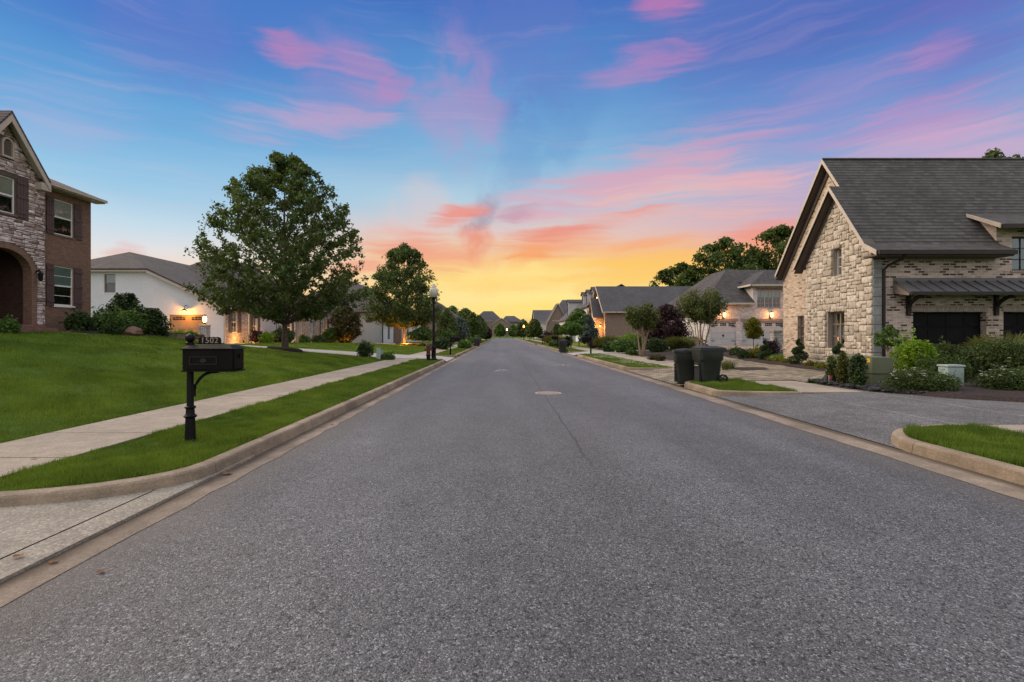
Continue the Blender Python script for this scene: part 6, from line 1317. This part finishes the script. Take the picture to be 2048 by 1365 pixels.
# ================================================================== STREET FURNITURE
def mailbox(label, number=None, group=None):
    t = thing('mailbox', (0, 0, 0), label, 'mailbox', group)
    MB().lathe([(.068, 0), (.066, .02), (.056, .30), (.075, .315), (.078, .33), (.060, .345), (.052, .36), (.050, .42), (.066, .435), (.066, .45), (.045, .46), (.042, .48), (.040, 1.24), (.052, 1.25), (.052, 1.275), (.03, 1.285)], 16).build('post', M['black'], t, smooth=True)
    MB().lathe([(.022, 1.28)] + [(.058 * math.sin(a), 1.335 - .058 * math.cos(a)) for a in np.linspace(.4, 3.1, 12)], 16).build('finial', M['black'], t, smooth=True)
    x0, x1, y0, y1, z0, z1 = -.02, .62, -.13, .13, .93, 1.19
    o = MB().box(x0, x1, y0, y1, z0, z1).build('box', M['box_black'], t, bevel=.006)
    b = MB(); e = .018
    prof = [(y0 - e, z1), (y1 + e, z1), (y1 + e, z1 + .012), (y1 * .62, z1 + .058), (y0 * .62, z1 + .058), (y0 - e, z1 + .012)]
    vs = [(x0 - e, p, q) for p, q in prof] + [(x1 + e, p, q) for p, q in prof]; n = 6
    # hipped ends
    vs[3] = (x0 + .05, vs[3][1], vs[3][2]); vs[4] = (x0 + .05, vs[4][1], vs[4][2]); vs[9] = (x1 - .06, vs[9][1], vs[9][2]); vs[10] = (x1 - .06, vs[10][1], vs[10][2])
    b.add(vs, [tuple(range(n)), tuple(range(2 * n - 1, n - 1, -1))] + [(i, n + i, n + (i + 1) % n, (i + 1) % n) for i in range(n)]); b.build('box_roof', M['box_black'], o, bevel=.004)
    MB().box(x1 + .001, x1 + .014, y0 + .015, y1 - .015, z0 + .012, z1 - .012).box(x1 + .014, x1 + .03, -.012, .012, 1.08, 1.13).build('door', M['box_black'], o, bevel=.003)
    MB().box(x0 - .005, x1 + .02, y0 - .012, y1 + .012, z0 - .022, z0 - .002).build('tray', M['box_black'], o)
    b = MB(); u0, u1, v0, v1 = .07, .42, 1.0, 1.10
    for a in ((u0, u1, v0, v0 + .008), (u0, u1, v1 - .008, v1), (u0, u0 + .008, v0 + .008, v1 - .008), (u1 - .008, u1, v0 + .008, v1 - .008)): b.box(a[0], a[1], y0 - .008, y0 - .001, a[2], a[3])
    b.lathe([(.0, 0), (.04, 0.0), (.035, .006), (0, .008)], 12) if False else None
    b.build('side_panel', M['dark_bronze'], o)
    b = MB(); nn = 14; b.add([(.245 + .042 * math.cos(6.283 * i / nn), y0 - .007, 1.05 + .026 * math.sin(6.283 * i / nn)) for i in range(nn)], [tuple(range(nn))]); b.build('emblem', M['dark_bronze'], o)
    pts = [(.06, 0, .69), (.085, 0, .755), (.13, 0, .82), (.195, 0, .87), (.275, 0, .895), (.37, 0, .902)]
    MB().tube([(.05, 0, .61)] + pts, [.016, .019, .019, .019, .019, .019, .017], 8).box(.036, .062, -.02, .02, .58, .74).box(.24, .40, -.02, .02, .905, .928).build('bracket', M['black'], t, smooth=True)
    if number:
        b = MB(); P = [(.11, 1.255), (.40, 1.255)] + [(.40 - .045 + .045 * math.cos(a), 1.315 + .035 * math.sin(a)) for a in np.linspace(0, 1.57, 5)] + [(.11 + .045 + .045 * math.cos(a), 1.315 + .035 * math.sin(a)) for a in np.linspace(1.57, 3.14, 5)]
        b.prism(P, lambda u, v, w: (u, w, v), -.006, .006)
        for sx in (.11, .40):
            s = -1 if sx < .2 else 1; b.tube([(sx, 0, 1.27), (sx + s * .02, 0, 1.262), (sx + s * .035, 0, 1.268), (sx + s * .03, 0, 1.278)], .006, 6)
        pl = b.build('number_plate', M['black'], t)
        cu = bpy.data.curves.new('number', 'FONT'); cu.body = number; cu.size = .105; cu.extrude = .0025; cu.align_x = 'CENTER'; cu.align_y = 'CENTER'; cu.space_character = 1.12; cu.materials.append(M['gold'])
        tmp = bpy.data.objects.new('number', cu); COL.objects.link(tmp); dg = bpy.context.evaluated_depsgraph_get(); me = bpy.data.meshes.new_from_object(tmp.evaluated_get(dg)); bpy.data.objects.remove(tmp)
        me.transform(Matrix.Translation((.255, -.0095, 1.303)) @ Matrix.Rotation(R(90), 4, 'X')); me.materials.clear(); me.materials.append(M['gold'])
        no = bpy.data.objects.new('number', me); COL.objects.link(no); no.parent = pl
    return t
mb1 = mailbox('black metal mailbox with ball finial and number plate reading 1502 on the near left grass', '1502'); mb1.location = (-4.04, 6.48, .142)
mb2 = mailbox('black mailbox beyond the street lamp on the left kerb', None, 'black mailboxes farther down the street'); mb2.location = (-3.5, 33.9, .142)
for x, y, rz, lb in ((6.2, 34.9, 180, 'black mailbox on the right strip beside the crape myrtle'), (5.8, 52, 180, 'black mailbox hidden partly behind the far right trash cart'), (5.7, 70, 180, 'small far mailbox on the right kerb before the big grass mound'), (5.8, 104, 180, 'tiny far mailbox near the orange street lamp'), (-3.6, 112, 0, 'tiny far mailbox past the left trash carts')):
    c = copy_tree(mb2); c.location = (x, y, .142); c.rotation_euler = (0, 0, R(rz)); c['label'] = lb

def lamp_post(label, lit=None, scale=1.0):
    t = thing('street_lamp', (0, 0, 0), label, 'street lamp', 'acorn-globe street lamps')
    MB().lathe([(.20, 0), (.20, .06), (.15, .10), (.13, .16), (.125, .60), (.145, .64), (.145, .70), (.11, .76), (.095, .84), (.075, 1.0), (.062, 3.05), (.09, 3.08), (.09, 3.14), (.075, 3.2), (.10, 3.34), (.13, 3.38), (.12, 3.42)], 20).build('post', M['black'], t, smooth=True)
    mt = M['globe'] if not lit else M[lit]
    MB().lathe([(.12, 3.42), (.165, 3.46), (.215, 3.55), (.235, 3.66), (.232, 3.76), (.20, 3.86), (.15, 3.915), (.13, 3.93), (.13, 3.985), (.105, 4.02), (.088, 4.04), (.08, 4.11), (.05, 4.15), (.02, 4.16)], 20).build('globe', mt, t, smooth=True)
    t.scale = (scale,) * 3
    if lit: lampo(t, (0, 0, 3.2), 60, (1, .7, .4) if lit == 'bulb_street' else (1, .25, .06), .2)
    return t
lp = lamp_post('unlit black street lamp with frosted acorn globe beside the fire hydrant'); lp.location = (-3.72, 27.2, .142)
l2 = lamp_post('glowing orange street lamp far down the right side', 'bulb_red'); l2.location = (6.2, 142, .142)
l3 = lamp_post('white glowing street lamp in front of the brick mansion', 'bulb_street'); l3.location = (2.2, 226, .1)
# hydrant
t = thing('fire_hydrant', (-3.93, 26.7, .142), 'maroon fire hydrant with black base beside the street lamp', 'fire hydrant'); hx, hy, hz = -3.93, 26.7, .142
MB().lathe([(.15, 0), (.15, .05), (.11, .07), (.105, .24), (.14, .26), (.14, .30)], 16, (hx, hy, hz)).build('base', M['black'], t, smooth=True)
MB().lathe([(.11, .30), (.11, .72), (.145, .73), (.145, .78), (.125, .80)], 16, (hx, hy, hz)).build('barrel', M['hydrant'], t, smooth=True)
MB().lathe([(.13, .80), (.12, .86), (.08, .92), (.03, .94), (.03, .99), (.0, .99)], 16, (hx, hy, hz)).build('bonnet', M['hydrant'], t, smooth=True)
for d in ((1, 0), (-1, 0), (0, -1)):
    b = MB(); r = .06 if d[1] == 0 else .08; b.tube([(hx + d[0] * .09, hy + d[1] * .09, hz + .58), (hx + d[0] * .17, hy + d[1] * .17, hz + .58), (hx + d[0] * .175, hy + d[1] * .175, hz + .58), (hx + d[0] * .21, hy + d[1] * .21, hz + .58)], [r * .8, r * .8, r, r], 10); b.build('outlet_cap', M['hydrant'], t)

# wheeled trash carts
def cart(label, lid_open=0.0, group='wheeled trash carts'):
    """front faces -X, wheels and handle at +X"""
    t = thing('trash_cart', (0, 0, 0), label, 'trash cart', group); b = MB()
    zs = [0.0, .10, .62, .68, .96, 1.0]; fx = [-.255, -.27, -.322, -.362, -.372, -.372]; bx_ = [.20, .23, .285, .318, .328, .328]; hy_ = [.225, .24, .272, .308, .318, .318]
    ring = []
    for z, a, c, w in zip(zs, fx, bx_, hy_):
        r = .06; ring.append([(a + r, -w, z), (c - r, -w, z), (c, -w + r, z), (c, w - r, z), (c - r, w, z), (a + r, w, z), (a, w - r, z), (a, -w + r, z)])
    vs = [p for q in ring for p in q]; fs = [(i * 8 + k, i * 8 + (k + 1) % 8, i * 8 + 8 + (k + 1) % 8, i * 8 + 8 + k) for i in range(5) for k in range(8)] + [tuple(range(7, -1, -1))]
    body = b.add(vs, fs).build('body', M['cart'], t, bevel=.008, smooth=True)
    # rim, grab bar recess at the front, moulded panel
    r_ = MB(); r_.box(-.385, -.355, -.33, .33, .93, 1.005).box(-.354, .33, -.335, -.317, .93, 1.005).box(-.354, .33, .317, .335, .93, 1.005).box(.331, .36, -.33, .33, .93, 1.005); r_.build('rim', M['cart'], body, bevel=.008)
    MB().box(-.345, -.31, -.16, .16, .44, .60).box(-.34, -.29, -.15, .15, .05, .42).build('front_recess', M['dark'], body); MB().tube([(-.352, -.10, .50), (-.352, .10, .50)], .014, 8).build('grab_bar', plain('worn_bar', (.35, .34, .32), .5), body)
    MB().tube([(.40, -.27, .93), (.42, -.22, .96), (.42, .22, .96), (.40, .27, .93)], .018, 8).box(.33, .41, -.29, -.26, .90, .96).box(.33, .41, .26, .29, .90, .96).build('handle', M['cart'], t)
    l = MB(); N = 7
    for i in range(N - 1):
        x0, x1 = -.40 + .78 * i / (N - 1), -.40 + .78 * (i + 1) / (N - 1); h0, h1 = [1.012 + .055 * math.sin(math.pi * (i + k) / (N - 1)) ** .7 if 0 < i + k < N - 1 else 1.012 for k in (0, 1)]
        l.add([(x0, -.345, 1.008), (x0, -.25, h0), (x0, .25, h0), (x0, .345, 1.008), (x1, -.345, 1.008), (x1, -.25, h1), (x1, .25, h1), (x1, .345, 1.008)], [(0, 1, 5, 4), (1, 2, 6, 5), (2, 3, 7, 6)])
    l.add([(-.40, -.345, 1.008), (.38, -.345, 1.008), (.38, .345, 1.008), (-.40, .345, 1.008)], [(0, 1, 2, 3)])
    lid = l.build('lid', M['cart'], t, smooth=True)
    if lid_open: lid.data.transform(Matrix.Translation((.38, 0, 1.0)) @ Matrix.Rotation(R(lid_open), 4, 'Y') @ Matrix.Translation((-.38, 0, -1.0)))
    for s in (-1, 1):
        wv = MB(); c = (.285, s * .29, .135); seg = 20
        prof = [(.135, -.03), (.135, .03), (.095, .03), (.095, -.03)]
        for k in range(seg):
            pass
        vs = [(c[0] + r * math.cos(6.283 * k / seg), c[1] + y, c[2] + r * math.sin(6.283 * k / seg)) for r, y in prof for k in range(seg)]
        wv.add(vs, [(i * seg + k, i * seg + (k + 1) % seg, ((i + 1) % 4) * seg + (k + 1) % seg, ((i + 1) % 4) * seg + k) for i in range(4) for k in range(seg)]); wh = wv.build('wheel', M['rubber'], t)
        hb = MB()
        for q in range(5): a = q * 1.2566; hb.add([(c[0] + .02 * math.cos(a + 1.57), c[1] + s * .018, c[2] + .02 * math.sin(a + 1.57)), (c[0] - .02 * math.cos(a + 1.57), c[1] + s * .018, c[2] - .02 * math.sin(a + 1.57)), (c[0] + .088 * math.cos(a) - .014 * math.cos(a + 1.57), c[1] + s * .018, c[2] + .088 * math.sin(a) - .014 * math.sin(a + 1.57)), (c[0] + .088 * math.cos(a) + .014 * math.cos(a + 1.57), c[1] + s * .018, c[2] + .088 * math.sin(a) + .014 * math.sin(a + 1.57))], [(0, 1, 2, 3)])
        hb.build('hub', M['dark_bronze'], wh)
    MB().tube([(.27, -.26, .125), (.27, .26, .125)], .012, 8).build('axle', M['black'], t)
    return t
c1 = cart('dark green trash cart with closed lid on the grass tip beside the paver driveway'); c1.location = (5.92, 14.35, .14); c1.rotation_euler = (0, 0, R(4))
MB().box(-.30, -.22, -.3345, -.3335, .955, .975).build('label_patch', M['white_plain'], c1)
c2 = cart('dark green trash cart with lid ajar over a black bag, standing on the pavers', -5); c2.location = (5.62, 15.25, .045); c2.rotation_euler = (0, 0, R(-14))
mbag = MB(); rr = random.Random(4)
for q in ((-.15, 0, 1.0, .2), (.02, -.1, 1.0, .2), (-.05, .1, 1.01, .22)): rockmesh(mbag, q[:3], q[3], rr, (1.3, 1.2, .28))
bg_ = mbag.build('trash_bag', M['rubber'], None, smooth=True, off=(0, 0, 0)); bg_.location = c2.location; bg_.rotation_euler = c2.rotation_euler; tag(bg_, 'black trash bag bulging under the ajar cart lid', 'trash bag')
for x, y, rz, lb in ((5.05, 41.3, -8, 'single dark trash cart at the right kerb in the middle distance'), (-3.25, 63.4, 175, 'nearer of two dark trash carts down the left kerb'), (-3.3, 66.5, 185, 'farther of two dark trash carts down the left kerb')):
    c = copy_tree(c1); c.location = (x, y, .05); c.rotation_euler = (0, 0, R(rz)); c['label'] = lb

# transformer, pedestals, markers
t = thing('transformer_box', (9.6, 12.95, .17), 'olive green utility transformer box with a yellow sticker behind three evergreen columns', 'utility box')
MB().box(9.56, 10.15, 12.92, 14.52, .10, .22).build('pad', M['walk'], t)
MB().box(9.6, 10.1, 12.96, 14.46, .225, .50).build('cabinet', M['green_box'], t, bevel=.012); MB().slab([(9.575, 12.935, .94), (10.12, 12.935, .94), (10.12, 14.48, .94), (9.575, 14.48, .94)], .43).build('lid', M['green_box'], t, bevel=.012)
MB().box(9.572, 9.5745, 13.0, 13.14, .80, .90).build('sticker', M['yellow'], t); MB().box(9.571, 9.5745, 13.85, 14.0, .78, .90).build('warning_label', M['white_plain'], t); MB().box(9.5695, 9.5708, 13.87, 13.98, .85, .885).build('label_print', M['red'], t)
t = thing('utility_pedestal', (PX(1902, 12.3), 12.3, .17), 'pale green plastic utility pedestal between the rose bushes', 'utility pedestal'); x, y = PX(1902, 12.3), 12.3
MB().box(x - .20, x + .20, y - .14, y + .14, .10, .73).build('housing', M['pedestal'], t, bevel=.02); MB().box(x - .22, x + .22, y - .16, y + .16, .735, .785).build('cap', M['pedestal'], t, bevel=.015)
for px, d, hh, w, lb in ((757, 26.9, .62, .10, 'taller pale green utility post beside the round dark shrub'), (763.5, 27.6, .48, .075, 'shorter pale green utility post behind the taller one')):
    x = PX(px, d); z = G(x, d); o = MB().box(x - w, x + w, d - w * .8, d + w * .8, z - .05, z + hh - .04).build('utility_post', M['pedestal'], None, bevel=.015, off=(x, d, z)); tag(o, lb, 'utility post', 'utility posts on the lawn'); MB().box(x - w - .01, x + w + .01, d - w * .8 - .01, d + w * .8 + .01, z + hh - .035, z + hh).build('cap', M['pedestal'], o, bevel=.01, off=(x, d, z))
def flag(x, y, hh, label):
    z = max(G(x, y), .16); t = thing('marker_flag', (x, y, z), label, 'marker flag'); MB().tube([(x, y, z), (x, y, z + hh)], .005, 5).build('wire', M['white_plain'], t)
    MB().add([(x, y, z + hh), (x + .11, y + .02, z + hh - .01), (x + .10, y + .03, z + hh - .10), (x, y, z + hh - .09)], [(0, 1, 2, 3)]).add([(x, y + .004, z + hh), (x + .11, y + .024, z + hh - .01), (x + .10, y + .034, z + hh - .10), (x, y + .004, z + hh - .09)], [(3, 2, 1, 0)]).build('flag', M['pink'], t)
flag(8.86, 13.55, .26, 'pink marker flag beside the river rocks'); flag(PX(1499, 30), 30, .40, 'pink marker flag in the mulch between the two boxwoods')
for px, d, lb in ((1466, 31, 'left of two white stakes in front of the pale garage door'), (1476, 31.5, 'right of two white stakes in front of the pale garage door')):
    x = PX(px, d); z = G(x, d); tag(MB().lathe([(.02, -.05), (.02, .40), (.024, .40), (.024, .43), (.0, .44)], 8, (x, d, z)).build('marker_stake', M['white_plain'], None, off=(x, d, z)), lb, 'stake', 'white stakes')
# stone gate pillar with low wall by the far house
t = thing('gate_pillar', (PX(1552, 35), 35, .45), 'low stone pillar with iron gate beside the right house corner', 'pillar'); x = PX(1552, 35)
MB().box(x - .28, x + .28, 34.75, 35.25, .3, 1.72).build('shaft', M['stone2'], t); MB().box(x - .34, x + .34, 34.7, 35.3, 1.72, 1.82).build('cap', M['walk'], t, bevel=.015)
b = MB()
for i in range(9): b.box(x + .34 + i * .13, x + .36 + i * .13, 34.99, 35.01, .5, 1.55)
b.box(x + .3, x + 1.45, 34.985, 35.015, .6, .64).box(x + .3, x + 1.45, 34.985, 35.015, 1.45, 1.49); b.build('gate', M['dark_bronze'], t)
MB().box(x - .1, x + .9, 33.6, 34.0, .3, .85).build('stone_block', M['stone2'], t)
# manhole and road marks
t = thing('manhole_cover', (1.20, 13.0, .003), 'pale worn manhole cover set in the road seam', 'manhole cover')
MB().lathe([(.345, 0), (.345, .004), (.30, .004), (.30, 0)], 36, (1.2, 13.0, .003)).build('frame', M['iron'], t)
MB().lathe([(.29, 0), (.29, .003), (0, .003)], 36, (1.2, 13.0, .003)).build('cover', M['iron_dark'], t)
b = MB()
for i in range(-6, 7):
    for j in range(-6, 7):
        x, y = i * .045, j * .045
        if math.hypot(x, y) < .275: b.box(1.2 + x - .017, 1.2 + x + .017, 13.0 + y - .013, 13.0 + y + .013, .0065, .0115)
b.build('tread', M['iron'], t)
rr = random.Random(6); b = MB()
for (cx, cy, n, sx, sy) in ((-.12, 21.3, 22, .35, .75), (3.0, 25.2, 18, .5, .5)):
    for i in range(n):
        x, y = cx + rr.gauss(0, sx * .5), cy + rr.gauss(0, sy * .5); r = rr.uniform(.02, .06); m = rr.randint(5, 7)
        b.add([(x + r * rr.uniform(.6, 1.3) * math.cos(6.283 * k / m), y + 1.6 * r * rr.uniform(.6, 1.3) * math.sin(6.283 * k / m), .004 + i * .0001) for k in range(m)], [tuple(range(m))])
struct(b.build('road_marking', M['paint']))
for x, y, sx, lb in ((-3.078, 35.5, 1, 'dark storm drain opening in the left kerb beyond the street lamp'), (5.238, 35.2, -1, 'dark storm drain opening in the right kerb before the crape myrtle')):
    t = thing('storm_drain', (x, y, 0), lb, 'storm drain'); b = MB(); b.box(min(x, x + sx * .006), max(x, x + sx * .006), y - .35, y + .35, .012, .10); b.build('opening', M['dark'], t)
    MB().box(min(x - sx * .15, x + sx * .012), max(x - sx * .15, x + sx * .012), y - .45, y + .45, .152, .165).build('lid', M['iron'], t)
# fallen leaves
for i, (x, y, z, s, lb) in enumerate(((-2.98, 5.42, .012, .075, 'curled dry leaf against the left kerb'), (-3.22, 3.33, .045, .05, 'dry leaf lying on the concrete apron at the left edge'), (-2.98, 3.32, .012, .04, 'dry leaf in the left gutter near the apron edge'), (-2.56, 3.19, .008, .035, 'tan leaf lying on the asphalt near the left gutter'), (-5.15, 5.5, .165, .045, 'dark leaf on the left sidewalk'), (-2.85, 8.4, .012, .045, 'small dry leaf in the left gutter beyond the mailbox'))):
    rr = random.Random(i); n = 9; b = MB(); s *= .6; P = [(x + s * (1 + .4 * math.cos(2 * a)) * math.cos(a) * .8, y + s * math.sin(a) * (1 + .25 * math.sin(5 * a)), z + s * .3 * abs(math.cos(a)) + rr.uniform(0, .004)) for a in np.linspace(0, 6.283, n, endpoint=False)]
    b.add(P + [(x, y, z)], [(k, (k + 1) % n, n) for k in range(n)]); tag(b.build('fallen_leaf', M['deadleaf'], None, off=(x, y, z)), lb, 'leaf', 'fallen leaves by the left kerb')
